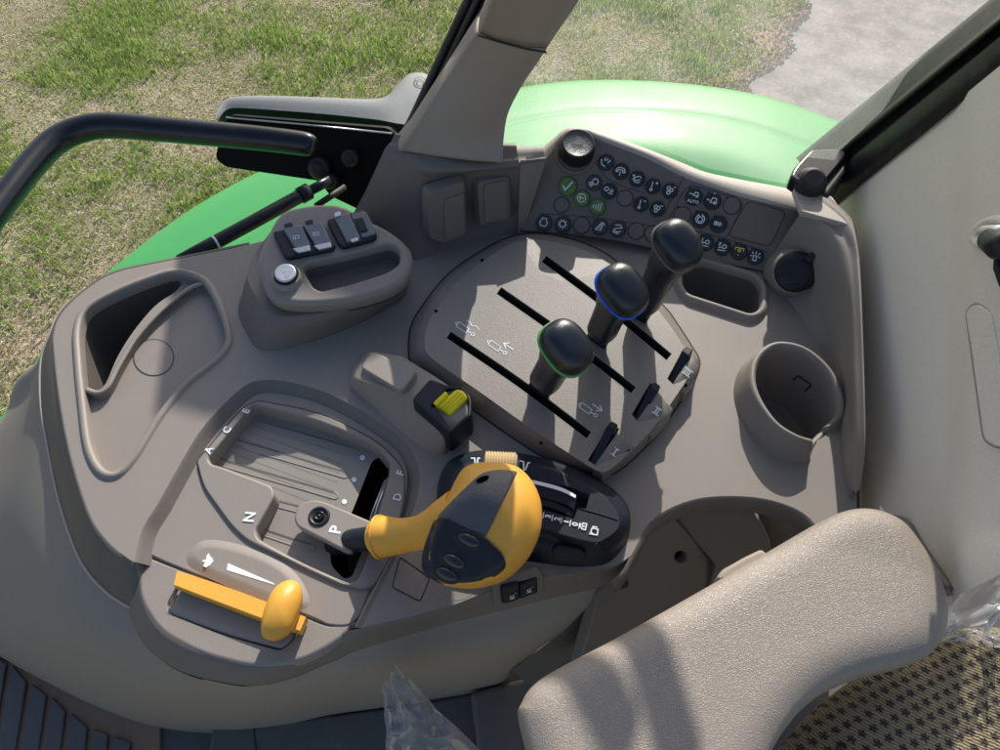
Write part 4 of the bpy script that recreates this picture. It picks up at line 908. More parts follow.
# outer curve: hump around the dial then ridge
face_top = S([(543, 163), (550, 154), (556, 146), (563, 139), (572, 134), (586, 133), (597, 139), (620, 148), (650, 160), (680, 175.5), (705, 185), (740, 196.5), (770, 204), (801, 212)], 4, False)
sil_top = S([(541, 148), (548, 143), (556, 136), (563, 130), (572, 126.5), (587, 126), (598, 129.5), (625, 140.5), (655, 152), (685, 164), (707, 172.5), (745, 180.5), (770, 185), (795, 190)], 4, False)
bot = [(766, 272), (730, 265), (690, 257), (650, 248), (610, 240), (565, 234), (521, 231)]
fp = list(face_top)+S(bot, 3, False)
m = MB(); f2 = ccw([pb.loc(u, v) for u, v in fp]); m.cap(pb, f2)
panel = m.build('panel_face', M['brown'], bpn)
m = MB(); a = [pb.px(u, v) for u, v in face_top]
zmx = [p.z for p in a]
b_ = [CAM+ray(u, v)*((min(z+.003, .094)-CH)/ray(u, v).z) for (u, v), z in zip(sil_top, zmx)]
a1 = [p+(q-p)*.12+Vector((0, 0, .0022)) for p, q in zip(a, b_)]
m.rings([a, a1, [p.lerp(q, .5)+Vector((0, 0, .002)) for p, q in zip(a, b_)], b_, [p+Vector((0, .004, -.01)) for p in b_], [p+Vector((0, .01, -.12)) for p in b_]], False); ridge_o = m.build('top_ridge', M['ridge'], bpn)
m = MB(); m.pxr(pb, [(543, 163), (521, 231)], .0012, .0004); m.pxr(pb, [(801, 212), (766, 272)], .0012, .0004); m.pxr(pb, S(bot, 3, False), .0012, .0004); m.build('panel_seam', M['gdark'], bpn)
m = MB(); GR = [S([(541, 214), (575, 215.5), (620, 221), (658, 227.5)], 3, False), R([(668, 232), (666, 225), (684, 190, 8), (692, 185, 5), (738, 198, 6), (743, 205, 6), (727, 238, 6)], 5)[2:-2], [(664, 226), (700, 232), (730, 240), (768, 252)], S([(594, 160), (607, 178), (625, 187), (645, 193)], 4, False), [(684, 176), (664, 214)]]
for g in GR: m.pxr(pb, g, .0007, .0003)
m.build('panel_groove', M['gdark'], bpn)
m = MB(); m.slab(pb, R([(748, 201.5), (786, 212), (770, 246), (728, 235)], 6), .0009, .002, .0005); m.build('blank_plate', M['brown'], bpn)
m = MB(); m.pxr(pb, R([(748, 200.5), (787, 211.5), (770.5, 247), (727, 236)], 7), .0006, .0003, True); m.build('blank_plate_seam', M['gdark'], bpn)
PD = (1, .22)
def circ(r, cx=0, cy=0, n=12, a0=0, a1=2*PI):
    full = abs(a1-a0-2*PI) < 1e-6
    pts = [(cx+r*math.cos(a0+(a1-a0)*i/n), cy+r*math.sin(a0+(a1-a0)*i/n)) for i in range(n if full else n+1)]
    return pts+['c'] if full else pts
I = {
 'check': [[(-.6, -.05), (-.15, -.6), (.6, .65)]],
 'loop': [circ(.62), [(.4, 0), (-.3, 0)], [(0, .3), (-.35, 0), (0, -.3)]],
 'waves': [[(-.55, -.3), (-.55, .2)], [(-.2, -.45), (-.15, .3)], [(.15, -.55), (.2, .45)], [(.5, -.6), (.55, .6)]],
 'phoneup': [[(-.7, .3), (-.5, -.4), (.1, -.7)], [(.1, .2), (.3, .5)], [(.3, -.1), (.7, .4)], [(-.2, .1), (-.1, .6)]],
 'phonedn': [[(-.7, -.1), (-.5, .35), (0, .5), (.5, .35), (.7, -.1), (.4, -.2), (.3, .15), (-.3, .15), (-.4, -.2), 'c'], [(0, -.1), (0, -.7)]],
 'heat': [[(-.7, .4), (-.2, .1), (.3, .4), (.7, .2)], [(-.6, -.1), (0, -.3), (.6, -.1)], [(-.3, -.5), (.2, -.6), (.6, -.45)], [(-.4, .5), (-.4, -.4)]],
 'tempup': [[(-.1, .6), (-.1, -.5)], circ(.17, -.1, -.6, 8), [(.35, .5), (.75, .5)], [(.55, .3), (.55, .7)]],
 'tempdn': [[(-.1, .6), (-.1, -.5)], circ(.17, -.1, -.6, 8), [(.35, .5), (.75, .5)]],
 'fanup': [circ(.25, -.2, .3, 8), circ(.25, .25, .1, 8), circ(.25, -.1, -.35, 8), [(.5, .6), (.8, .6)]],
 'fandn': [circ(.25, -.25, .2, 8), circ(.25, .2, .1, 8), circ(.25, -.1, -.35, 8), [(.45, .5), (.8, .5)]],
 'gearw': [circ(.3, -.35, .2, 8), [(.2, .2), (.7, .2)], [(.2, -.05), (.7, -.05)], [(.0, -.35), (.7, -.35)]],
 'lamp': [circ(.42, .25, .15, 10), [(-.1, .1), (-.7, -.2)], [(-.1, -.1), (-.6, -.5)], [(0, -.3), (-.4, -.7)]],
 'engine': [[(-.35, -.5), (.35, -.5), (.55, 0), (.3, .4), (.3, .6), (-.3, .6), (-.3, .4), (-.55, 0), 'c']],
 'cog': [circ(.42, 0, 0, 14)]+[[(.42*math.cos(a), .42*math.sin(a)), (.66*math.cos(a), .66*math.sin(a))] for a in [2*PI*i/9 for i in range(9)]],
 'plough': [[(-.5, -.5), (.2, .6), (.4, .6), (.3, -.5), 'c'], [(-.2, -.2), (.3, -.1)], [(0, .2), (.3, .2)], [(.5, .5), (.7, .3)]],
 'path': [[(-.5, .4), (.3, .55), (.6, .2), (-.4, -.1), (-.5, -.4), (.2, -.5), (.6, -.3)], [(-.6, -.6), (.3, -.75)]],
 'tracauto': [[(-.7, .3), (-.2, .3)], [(-.1, .15), (.1, .6), (.5, .6), (.6, .15), 'c'], circ(.14, .45, .1, 8)],
 'trac': [[(-.75, 0), (-.3, 0)], [(-.2, -.25), (0, .4), (.5, .4), (.65, -.25), 'c'], circ(.18, .45, -.2, 8), [(-.75, 0), (-.55, .15)]],
 'bars': [[(-.5, .3), (-.5, -.3)], [(-.25, .3), (-.25, -.3)]],
 'swirl': [circ(.6, 0, 0, 12, -4.2, 1.1), circ(.35, 0, -.05, 10), [(.1, .7), (.3, .35)], [(-.4, .6), (-.2, .3)]],
 'lift1': [circ(.28, .3, .1, 9), [(-.6, -.5), (.6, -.5)], [(-.5, .6), (-.4, 0)], [(-.6, -.2), (0, 0)]],
 'lift2': [circ(.28, .3, .1, 9), [(-.6, -.55), (.6, -.45)], [(-.6, .5), (-.3, .5), (-.5, .2), (-.3, .0)], [(-.5, -.2), (.1, -.1)]],
 'beam': [[(-.6, .1), (-.6, .5), (.6, .5), (.6, .1)], circ(.2, 0, .15, 8), [(0, -.45), (0, -.65)]],
 'beacon': [[(-.25, -.6), (.25, -.6), (.2, .1), (-.2, .1), 'c'], [(-.35, .3), (-.6, .6)], [(0, .35), (0, .7)], [(.35, .3), (.6, .6)], [(-.4, 0), (-.7, .0)], [(.4, 0), (.7, 0)]],
}
B_ = [('k', 606, 162.5, 7.6, 'phoneup', 'w'), ('k', 621, 171.5, 7.6, 'phonedn', 'w'), ('k', 637, 179, 7.4, 'heat', 'w'), ('k', 653, 186.3, 7.3, 'tempup', 'w'), ('k', 670, 191, 7.3, 'fanup', 'w'),
 ('k', 609, 191.3, 7.5, 'gearw', 'w'), ('k', 641, 204.3, 7.2, 'tempdn', 'w'), ('k', 657.5, 209, 7.2, 'fandn', 'w'), ('d', 594, 183, 7.6, 'lamp', 'w'),
 ('d', 544, 223, 8, 'engine', 'w'), ('d', 563, 224.6, 8, 'cog', 'w'), ('d', 600, 227, 7.9, 'plough', 'w'), ('d', 618, 229, 7.9, 'path', 'w'),
 ('g', 567.7, 186.3, 9, 'check', 'w'), ('g', 582, 198.5, 7.6, 'loop', 'w'), ('g', 597.5, 207, 7.6, 'waves', 'w'),
 ('b', 561.6, 205, 7.5, None, ''), ('b', 625, 198.3, 7.5, None, ''), ('b', 581.5, 225.5, 8, None, ''), ('b', 636.3, 231, 7.8, None, ''), ('b', 653, 234, 7.8, None, ''),
 ('k', 694, 197, 8, 'tracauto', 'w'), ('k', 712.5, 201.3, 8, 'trac', 'w'), ('k', 700.6, 219.6, 7.9, 'swirl', 'w'), ('k', 718.5, 224.2, 7.9, 'bars', 'w'),
 ('k', 705.5, 243, 7.6, 'lift1', 'w'), ('k', 722.6, 247.5, 7.6, 'lift2', 'w'), ('k', 739.3, 252, 7.6, 'beam', 'y'), ('k', 755.5, 257, 7.5, 'beacon', 'w'),
 ('b', 732, 205.7, 7.8, None, ''), ('b', 682.5, 215.3, 7.8, None, '')]
bm_ = {'k': M['btnblk'], 'd': M['btndark'], 'g': M['btngreen'], 'b': M['brown']}
lbl = {'k': 'black round button', 'd': 'dark brown round button', 'g': 'green round button', 'b': 'blank brown round button cap'}
for kind, u, v, r, ic, cl in B_:
    sc = (pb.px(u, v)-CAM).length/FP; rr_ = r*sc; c = pb.px(u, v, .001)
    m = MB(); m.revolve(c, pb.n, [(rr_*1.10, -.0014), (rr_*1.06, -.0004), (rr_*1.0, -.0010)], 28); m.build('button_rim', M['taupe_dark'] if kind != 'b' else M['brown'], bpn) if kind != 'b' else None
    m = MB(); hh = .0026 if kind in 'kgd' else .0006
    m.revolve(c, pb.n, [(rr_*.96, -.002), (rr_*.96, hh-.0008), (rr_*.90, hh-.0001), (rr_*.7, hh-.0003), (rr_*.3, hh-.0006)], 28, True)
    bo = m.build('button', bm_[kind], bpn, label=lbl[kind]+(' with a white %s symbol' % 'line' if ic and cl == 'w' else ' with a yellow symbol' if cl == 'y' else ''))
    if kind == 'b' or True:
        mm_ = MB(); mm_.revolve(c, pb.n, [(rr_*1.0, -.0008), (rr_*1.07, -.0006)], 28); mm_.build('button_gap', M['gdark'], bo)
    if ic: sym(pb.up(hh+.0011), u-.4, v-.6, I[ic], rr_*(.85 if ic != 'check' else .8), M['white'] if cl == 'w' else M['yprint'], bo, 'symbol', .0010 if ic != 'check' else .0016, PD)
    if ic == 'tracauto': tpx('button_text', 'AUTO', M['white'], bo, pb.up(hh+.001), 693, 201.3, PD[0], PD[1], .0046, bold=.02)
    if ic == 'bars': tpx('button_text', 'ISB', M['white'], bo, pb.up(hh+.0011), 718.5, 223.8, PD[0], PD[1], .0056, bold=.02)
for u, v in ((690, 188), (708.5, 192.5), (727, 197.5), (678, 207), (696.5, 211.5), (715, 216), (702, 235), (719, 239), (736, 243.5), (752, 248)):
    m = MB(); m.cap(pb, ccw([pb.loc(a, b) for a, b in ell(u, v, 1.2, 1.2, 0, 10)]), h=.0004); m.build('indicator_dot', M['gdark'], bpn)
# dial
c = pb.px(576, 153.5, -.002); sc = (c-CAM).length/FP; r0 = 17*sc
m = MB(); m.revolve(c, pb.n, [(r0*1.28, 0.001), (r0*1.18, .003), (r0*1.10, .0045), (r0*1.0, .0045)], 40); m.build('dial_collar', M['brown'], bpn)
axd = (pb.n*.8+Vector((.16, .28, .35))).normalized()
m = MB(); x = axd.cross(Vector((0, 1, 0))).normalized(); y = axd.cross(x); rs = []
for r_, h, kn in ((.98, .002, 1), (1.0, .004, 1), (.96, .018, 1), (.92, .0205, 0), (.84, .0215, 0), (.80, .0212, 0)):
    rs.append([c+axd*h+(x*math.cos(q)+y*math.sin(q))*r0*(r_-(.035 if kn and j % 2 else 0)) for j, q in enumerate([2*PI*i/72 for i in range(72)])])
m.rings(rs, True, True, False, False); dl = m.build('rotary_dial', M['black'], bpn)
m = MB(); m.revolve(c, axd, [(r0*.80, .0212), (r0*.76, .0205), (r0*.3, .0203)], 40, True); m.build('dial_face', M['blackgrain'], dl)
# ================================================================== 12 V SOCKET
so = thing('power_socket', 'round black covered power socket on the right housing above the cup holder', 'power socket', P(798, 270, .03))
hit = bvh(rh).ray_cast(CAM, ray(796, 272).normalized()); c = hit[0] if hit[0] else P(796, 272, .03)
c = c+(CAM-c).normalized()*.014
nn = (CAM-c).normalized().lerp(Vector((-.1, -.55, .75)).normalized(), .5).normalized()
sc = (c-CAM).length/FP; r0 = 17.8*sc
m = MB(); m.revolve(c-nn*.006, nn, [(r0*1.5, -.02), (r0*1.3, -.006), (r0*1.16, .002), (r0*1.08, .004), (r0*.98, .004)], 36); m.build('socket_collar', M['taupe'], so)
m = MB(); m.revolve(c-nn*.004, nn, [(r0*1.06, .0), (r0*1.06, .010), (r0*1.0, .0125), (r0*.5, .0132)], 36, True); cpx = m.build('socket_cap', M['black'], so)
kp = Pl(c+nn*.0109, nn)
m = MB(); m.pxr(kp, [(781, 277), (790, 266), (806, 257.5)], .0009, .0002); m.build('cap_seam', M['gdark'], cpx)
m = MB(); m.slab(kp, R([(805, 258), (811, 251.5), (817, 255), (810.5, 263), (805, 261)], 1.5), .003, .008, .001); m.build('cap_tab', M['black'], cpx)
m = MB(); m.slab(kp, R([(784, 285), (800, 284), (797, 290.5), (788, 290)], 2), .0, .006, .001); m.build('cap_lip', M['black'], cpx)
# ================================================================== PILLAR, FRAMES, WALL
pil = thing('cab_pillar', 'beige trimmed cab pillar rising from the console between the two windows', 'pillar', P(450, 155, .1))
def pring(l, r, z, bul=.010, dz=None):
    a = P(*l, z); b = P(*r, z); w = (b-a)
    f = [a, a.lerp(b, .08)+Vector((0, -bul*.5, .0)), a.lerp(b, .3)+Vector((0, -bul, 0)), a.lerp(b, .7)+Vector((0, -bul, 0)), a.lerp(b, .93)+Vector((0, -bul*.4, 0)), b, b+Vector((-.006, .04, -.004)), a.lerp(b, .5)+Vector((0, .07, -.006)), a+Vector((.004, .04, 0))]
    return f
m = MB(); m.rings(skin([pring((398, 149), (502, 162), .1005, .004), pring((410, 134), (503.5, 140), .118, .006), pring((429, 104), (508, 113), .150, .008), pring((450, 72), (521, 86), .185, .008), pring((464, 50), (534, 66), .212, .008), pring((477, 31), (547, 47), .237, .008)], 3, 4, True), True, True, True, True); m.build('lower_trim', M['beige'], pil)
u0 = pring((479, 30), (547, 46), .238, .009); u1 = pring((491, 0), (578, 0), .285, .009); u2 = pring((505, -40), (612, -50), .33, .009)
ex_ = [q+Vector((.24, -.04, .9)) for p, q in zip(u1, u2)]
m = MB(); m.rings(skin([u0, u1, u2], 3, 4, True)+[[Vector(p) for p in S([tuple(q) for q in ex_], 3)]], True, True, True, True); m.build('upper_trim', M['beige'], pil)
m = MB(); m.tube([P(u, v, z)+Vector((0, -.0085, .0)) for u, v, z in [(478.5, 30.5, .2385), (500, 37, .239), (525, 43.5, .239), (546, 47, .238)]], .0010, 6); m.build('trim_seam', M['gdark'], pil)
# front seal strip
sl = thing('window_seal', 'black ribbed rubber window seal running up the left side of the beige pillar', 'window seal', P(400, 140, .1))
def strip(rows, name, mt, par, su=4):
    m = MB(); m.rings([[Vector(p) for p in S([tuple(P(*q)) for q in r], su, False)] for r in rows], False); return m.build(name, mt, par)
def ext(r):
    a, b = P(*r[-2]), P(*r[-1]); return r
sL = [(399, 136), (409, 118), (433, 66), (464, 0), (486, -46)]
zz = [.085, .10, .15, .222, .27]
def srow(du, dz): return [(u+du, v+du*.35, z+dz) for (u, v), z in zip(sL, zz)]
for nm, rows in (('outer_lip', [srow(-1, -.02), srow(0, -.002), srow(4, .0), srow(7, -.004)]), ('middle_rib', [srow(7, -.004), srow(9, .002), srow(13, .003), srow(15, -.004)]), ('inner_rib', [srow(15, -.004), srow(17, .001), srow(22, .002), srow(30, -.004)])):
    strip(rows, nm, M['rubber'], sl)
# rear window frame
wf = thing('rear_window_frame', 'thick dark grey window frame rising diagonally to the upper right corner', 'window frame', P(845, 190, .09))
wallp = Pl.three((856, 230, .058), (862, 520, -.03), (1000, 200, .235))
L0 = [(835, 207), (880, 170), (940, 121), (1000, 72), (1090, -2)]
zw = [wallp.px(u, v).z for u, v in L0]
def frow(off_, dz): return [(u+off_*(-.62)*(1+.0*i), v+off_*(-.78), z+dz) for i, ((u, v), z) in enumerate(zip(L0, zw))]
strip([frow(0, -.003), frow(1, .003), frow(14, .005), frow(26, .006), frow(28, .0)], 'inner_face', M['frame'], wf)
strip([frow(28, .0), frow(29, -.006), frow(35, -.007)], 'groove', M['rubber'], wf)
strip([frow(35, -.007), frow(36.5, .001), frow(39, .004), frow(42, .002), frow(43, -.006)], 'bead', M['frame'], wf)
strip([frow(43, -.006), frow(46, -.010), frow(58, -.013), frow(62, -.02), frow(63, -.05)], 'outer_flange', M['flange'], wf)
la = thing('window_latch', 'black latch with round pivot where the right window frame meets the console', 'latch', P(818, 172, .09))
pk = Pl.z(.10); m = MB(); m.slab(pk, R([(790, 176, 3), (794, 167, 4), (811, 149, 4), (838, 148, 3), (849, 152, 3), (842, 162, 4), (822, 186, 4), (805, 186, 3)], 4), .0, .016, .003); m.build('latch_body', M['blackgl'], la)
c = P(813, 177, .104); m = MB(); m.revolve(c-Vector((0, 0, .008)), Vector((-.1, -.45, .85)), [(.0165, -.004), (.0165, .002), (.0135, .003), (.0135, .009), (.012, .012), (.009, .0135)], 32, True); m.build('pivot_knob', M['rubber'], la)
m = MB(); m.slab(Pl.z(.094), R([(836, 150), (850, 152), (848, 168), (828, 196), (818, 190)], 4), 0, .03, .004); m.build('latch_mount', M['rubber'], la)
# pale cab wall
cw = thing('cab_side_wall', 'pale beige moulded cab wall to the right of the console', 'wall', wallp.px(862, 500))
def wh(u, v):
    e = 962-(v-100)*.02; t = max(0, min(1, (u-(e-12))/30)); s_ = t*t*(3-2*t)
    b = .007*s_
    t2 = max(0, 1-((u-985)**2/900+(v-565)**2/1300)); b += .006*t2
    return b
m = MB(); rows = []
us = list(range(835, 1130, 5))
for j in range(0, 60):
    row = []
    for u in us:
        vt = 207-(u-835)*.82; vt -= 6; vb = 560 if u < 880 else (505+(u-880)*1.22 if u < 955 else 597-(u-955)*.5); v = vt+(vb-vt)*j/59
        row.append(wallp.px(u, v, wh(u, v)))
    rows.append(row)
m.rings(rows, False); wo = m.build('wall_panel', M['wall'], cw)
m = MB(); m.slab(wallp, R([(966, 312, 8), (975, 303, 8), (990, 312, 8), (1012, 440), (1000, 448, 8), (984, 440, 10)], 8), .0095, .004, .001); m.build('wall_insert', M['wall'], cw)
m = MB(); m.pxr(wallp, R([(965, 311, 8), (975, 302, 8), (991, 311, 8), (1013, 440), (1000, 449.5, 8), (983, 441, 10)], 8), .0010, .0075, True); m.build('insert_seam', M['glight'], cw)
ho_ = thing('wall_hook', 'pale oval hook recess with a hanging black strap at the right edge', 'hook', wallp.px(990, 232))
m = MB(); q = ccw([wallp.loc(u, v, .008) for u, v in ell(992, 233, 20, 13, -25, 32)]); m.sweep(wallp, q, [(.003, .007), (.001, .011), (-.002, .012), (-.005, .010), (-.007, .006)]); m.cap(wallp, off(q, -.007), h=.006); m.build('hook_plate', M['wall'], ho_)
m = MB(); m.tube([wallp.px(984, 232, .012), wallp.px(996, 232, .02), wallp.px(1010, 232, .02)], .005, 14); m.build('hook_peg', M['silver'], ho_)
m = MB(); m.tube([wallp.px(991, 240, .02), wallp.px(1000, 246, .024), wallp.px(1015, 244, .024)], [.009, .010, .010], 16); m.tube([wallp.px(999, 250, .022), wallp.px(998, 268, .02), wallp.px(1004, 285, .018)], .003, 10); m.build('black_strap', M['black'], ho_)
tr = thing('wall_foot_trim', 'dark seam trim at the foot of the pale wall behind the armrest', 'trim', P(900, 560, -.03))
m = MB(); m.tube([wallp.px(u, v, .004) for u, v in S([(893, 520), (906, 525), (918, 545), (935, 570), (950, 592)], 4, False)], .0045, 8); m.build('trim_strip', M['taupe_dark'], tr)
# window panes
wp = thing('side_window_pane', 'hazy clear window pane between the beige pillar and the diagonal window frame', 'window', P(650, 150, .09))
a, b, c = P(505, 150, .09)+Vector((0, .03, 0)), P(832, 192, .083)+Vector((0, .03, 0)), P(985, 0, .27)
wpl = Pl(a, (b-a).cross(c-a)); m = MB()
m.add([wpl.px(480, 158), wpl.px(540, 144), wpl.px(566, 124.5), wpl.px(590, 122), wpl.px(625, 136), wpl.px(660, 149), wpl.px(707, 168), wpl.px(770, 181), wpl.px(822, 190), wpl.px(838, 152), wpl.px(1003, 0), wpl.px(1120, -110), wpl.px(1150, -160), wpl.px(600, -160), wpl.px(560, -30)], [list(range(15))], False); m.build('glass', M['pane'], wp)
# ================================================================== OUTSIDE PARTS
ra = thing('grab_rail', 'bent black steel grab rail outside the left window', 'grab rail', P(300, 146, .03))
rpts = [(-60, 290, .04), (-25, 240, .04), (8, 195, .04), (35, 161, .04), (57, 140, .04), (82, 129, .04), (110, 125.5, .04), (160, 129, .038), (220, 134.5, .036), (270, 139.5, .034), (305, 144, .032), (316, 147, .03)]
m = MB(); pp_ = [Vector(p) for p in S([tuple(P(*q)) for q in rpts], 5, False)]
rl = [(p-CAM).length/FP*(11.0 if i < len(pp_)-6 else 11.0*math.sqrt(max(.02, 1-((i-len(pp_)+7)/6.3)**2))) for i, p in enumerate(pp_)]
m.tube(pp_, rl, 28); m.build('rail_tube', M['bar'], ra)
br = thing('mirror_bracket', 'flat black steel bracket with ball joints under the grey arm', 'bracket', P(300, 160, .0))
m = MB(); pk = Pl.three((228, 119, .012), (398, 134, .012), (300, 178, -.05)); m.slab(pk, R([(228, 115, 5), (388, 128, 4), (400, 138, 3), (410, 160, 2), (370, 215, 4), (330, 196, 6), (319, 181, 4), (225, 167, 8), (215, 158, 5), (218, 145, 8)], 5), 0, .012, .001); bpz = m.build('bracket_plate', M['metalblk'], br)
m = MB(); m.tube([P(226, 117.5, .014), P(300, 124, .014), P(392, 133.5, .014)], .0012, 6); m.build('bracket_edge', M['silver'], br)
for u, v, r_ in ((319, 168, .015), (350, 158, .012), (330, 181, .011)):
    m = MB(); m.revolve(pk.px(u, v, .006), pk.n, [(r_, -.006), (r_, .003), (r_*.8, .007), (r_*.4, .009)], 24, True); m.build('ball_joint', M['black'], br)
ga = thing('bracket_housing', 'weathered grey plastic exterior arm reaching left beyond the bracket', 'mirror arm', P(330, 100, .02))
m = MB(); pk = Pl.z(.01)
T1 = [(217, 116), (222, 104), (238, 97.5), (280, 96.5), (330, 98), (372, 99), (388, 95), (398, 84), (409, 74), (424, 73), (430, 78)]
T2 = [(218, 120), (226, 110), (240, 108), (280, 110.5), (330, 114.5), (372, 119), (385, 121), (395, 123), (402, 124), (408, 124), (414, 122)]
T3 = [(220, 132), (229, 125), (242, 122), (280, 125), (330, 129.5), (372, 134), (385, 136), (392, 138), (398, 139), (402, 138), (408, 135)]
m.rings(skin([[p+Vector((0, .01, -.02)) for p in keyrow([(u, v, .005) for u, v in T1])], keyrow([(u, v, .008) for u, v in T1]), [a.lerp(b, .4)+Vector((0, 0, .006)) for a, b in zip(keyrow([(u, v, .01) for u, v in T1]), keyrow([(u, v, .012) for u, v in T2]))], keyrow([(u, v, .012) for u, v in T2])], 5, 3), False); m.build('arm_shell', M['armgrey'], ga)
m = MB(); m.rings(skin([keyrow([(u, v, .012) for u, v in T2]), keyrow([(u, v, -.012) for u, v in T3])], 5, 3), False); m.build('arm_underside', M['rubber'], ga)
k = Pl.z(.016); m = MB(); m.pxr(k, ell(420, 82.5, 6, 5.5, 0, 24), .0014, .001, True); m.pxr(k, ell(420, 82.5, 3.4, 3, 0, 24), .0010, .001, True); m.build('arm_bolt', M['rubber'], ga)
gs_ = thing('gas_strut', 'black gas strut lying diagonally between the pod and the green fender', 'gas strut', P(260, 220, -.02))
zs = -.012
m = MB(); m.tube([P(180, 262, zs), P(207, 247, zs), P(255, 221, zs), P(303, 194.5, zs), P(306, 193, zs)], [.0085, .0085, .0085, .0085, .006], 20); m.build('strut_cylinder', M['bar'], gs_)
m = MB(); m.tube([P(300, 196, zs), P(309, 191, zs)], .0105, 20); m.build('strut_collar', M['black'], gs_)
m = MB(); m.tube([P(306, 193, zs), P(330, 180, zs+.004)], .0062, 16); m.build('strut_rod', M['bar'], gs_)
m = MB(); m.tube([P(214.5, 243, zs), P(216.5, 242, zs)], .0088, 20); m.build('white_band', M['white'], gs_)
m = MB(); m.tube([P(316, 206, zs-.01), P(345, 187, zs-.01)], .004, 10); m.build('cable', M['rubber'], gs_)
fe_ = thing('rear_fender', 'glossy bright green tractor fender arching behind the console', 'fender', P(650, 120, -.2))
E = [(-110, 520), (-50, 470), (-3, 428), (50, 345), (100, 285), (150, 243), (200, 208), (255, 178), (330, 146), (420, 114), (505, 95), (560, 86.5), (620, 84.5), (700, 90), (770, 103), (846, 130), (920, 166), (1010, 215)]
ez = [-.24]*4+[-.24]*14
e0 = [P(u, v, -.27) for u, v in E]
cen = P(560, 520, -.2)
def inw(p, d, z):
    w = Vector((cen.x-p.x, cen.y-p.y, 0)).normalized(); return Vector((p.x+w.x*d, p.y+w.y*d, z))
prs = [(-.004, -.45), (-.001, -.29), (0, -.27), (.012, -.252), (.05, -.236), (.13, -.222), (.165, -.222), (.175, -.214), (.19, -.210), (.30, -.205), (.42, -.24)]
m = MB(); m.rings(skin([[inw(p, d, z) for p in e0] for d, z in prs], 6, 4), False); m.build('fender_shell', M['fender'], fe_)
# ================================================================== ARMREST, SEAT, PLASTIC
ar = thing('armrest', 'wide pale grey grained vinyl armrest in the lower right foreground', 'armrest', P(740, 640, .08))
AO = S([(520, 725), (522, 702), (535, 684), (560, 668), (608, 643), (662, 613), (720, 580), (775, 548), (815, 525), (845, 512), (872, 511), (899, 522), (916, 541), (932, 566), (943, 592), (947, 614), (942, 638), (926, 657), (897, 668), (857, 678), (815, 698), (782, 733), (750, 790), (700, 860), (600, 880), (550, 820)], 5)
apl = Pl.z(.085); o2 = ccw([apl.loc(u, v) for u, v in AO])
RR = .024; AH = .016; OA = np.array(o2)
def adist(x, y):
    A = OA; B = np.roll(OA, -1, 0); d = B-A; t = np.clip(((x-A[:, 0])*d[:, 0]+(y-A[:, 1])*d[:, 1])/((d*d).sum(1)+1e-12), 0, 1)
    return float(np.sqrt(((A+d*t[:, None]-np.array((x, y)))**2).sum(1).min()))
def ah(d): q = min(1, d/RR); return AH*math.sqrt(max(0, 1-(1-q)**2.2))
m = MB(); m.sweep(apl, o2, [(-d, ah(d)) for d in (.006, .0045, .003, .0018, .0008, .0003, 0)]+[(.0002, -.004), (-.001, -.014), (-.005, -.026), (-.011, -.034), (-.016, -.036)])
m.cap(apl, off(o2, -.006), zf=lambda x, y: ah(adist(x, y)), grid=.005, smooth=True); m.cap(apl, off(o2, -.016), h=-.036); arm = m.build('armrest_pad', M['leather'], ar, 2e-5)
m = MB(); m.slab(Pl.z(.075), R([(716, 578), (722, 569), (745, 556), (762, 548), (775, 560), (740, 590)], 4), 0, .02, .003); m.build('armrest_lip', M['beige'], ar)
m = MB(); m.tube([P(700, 760, .04), P(720, 830, -.1), P(730, 860, -.3)], .03, 16); m.build('armrest_post', M['black'], ar)
se_ = thing('seat_cushion', 'tan and brown woven fabric seat cushion below the armrest', 'seat', P(920, 720, 0))
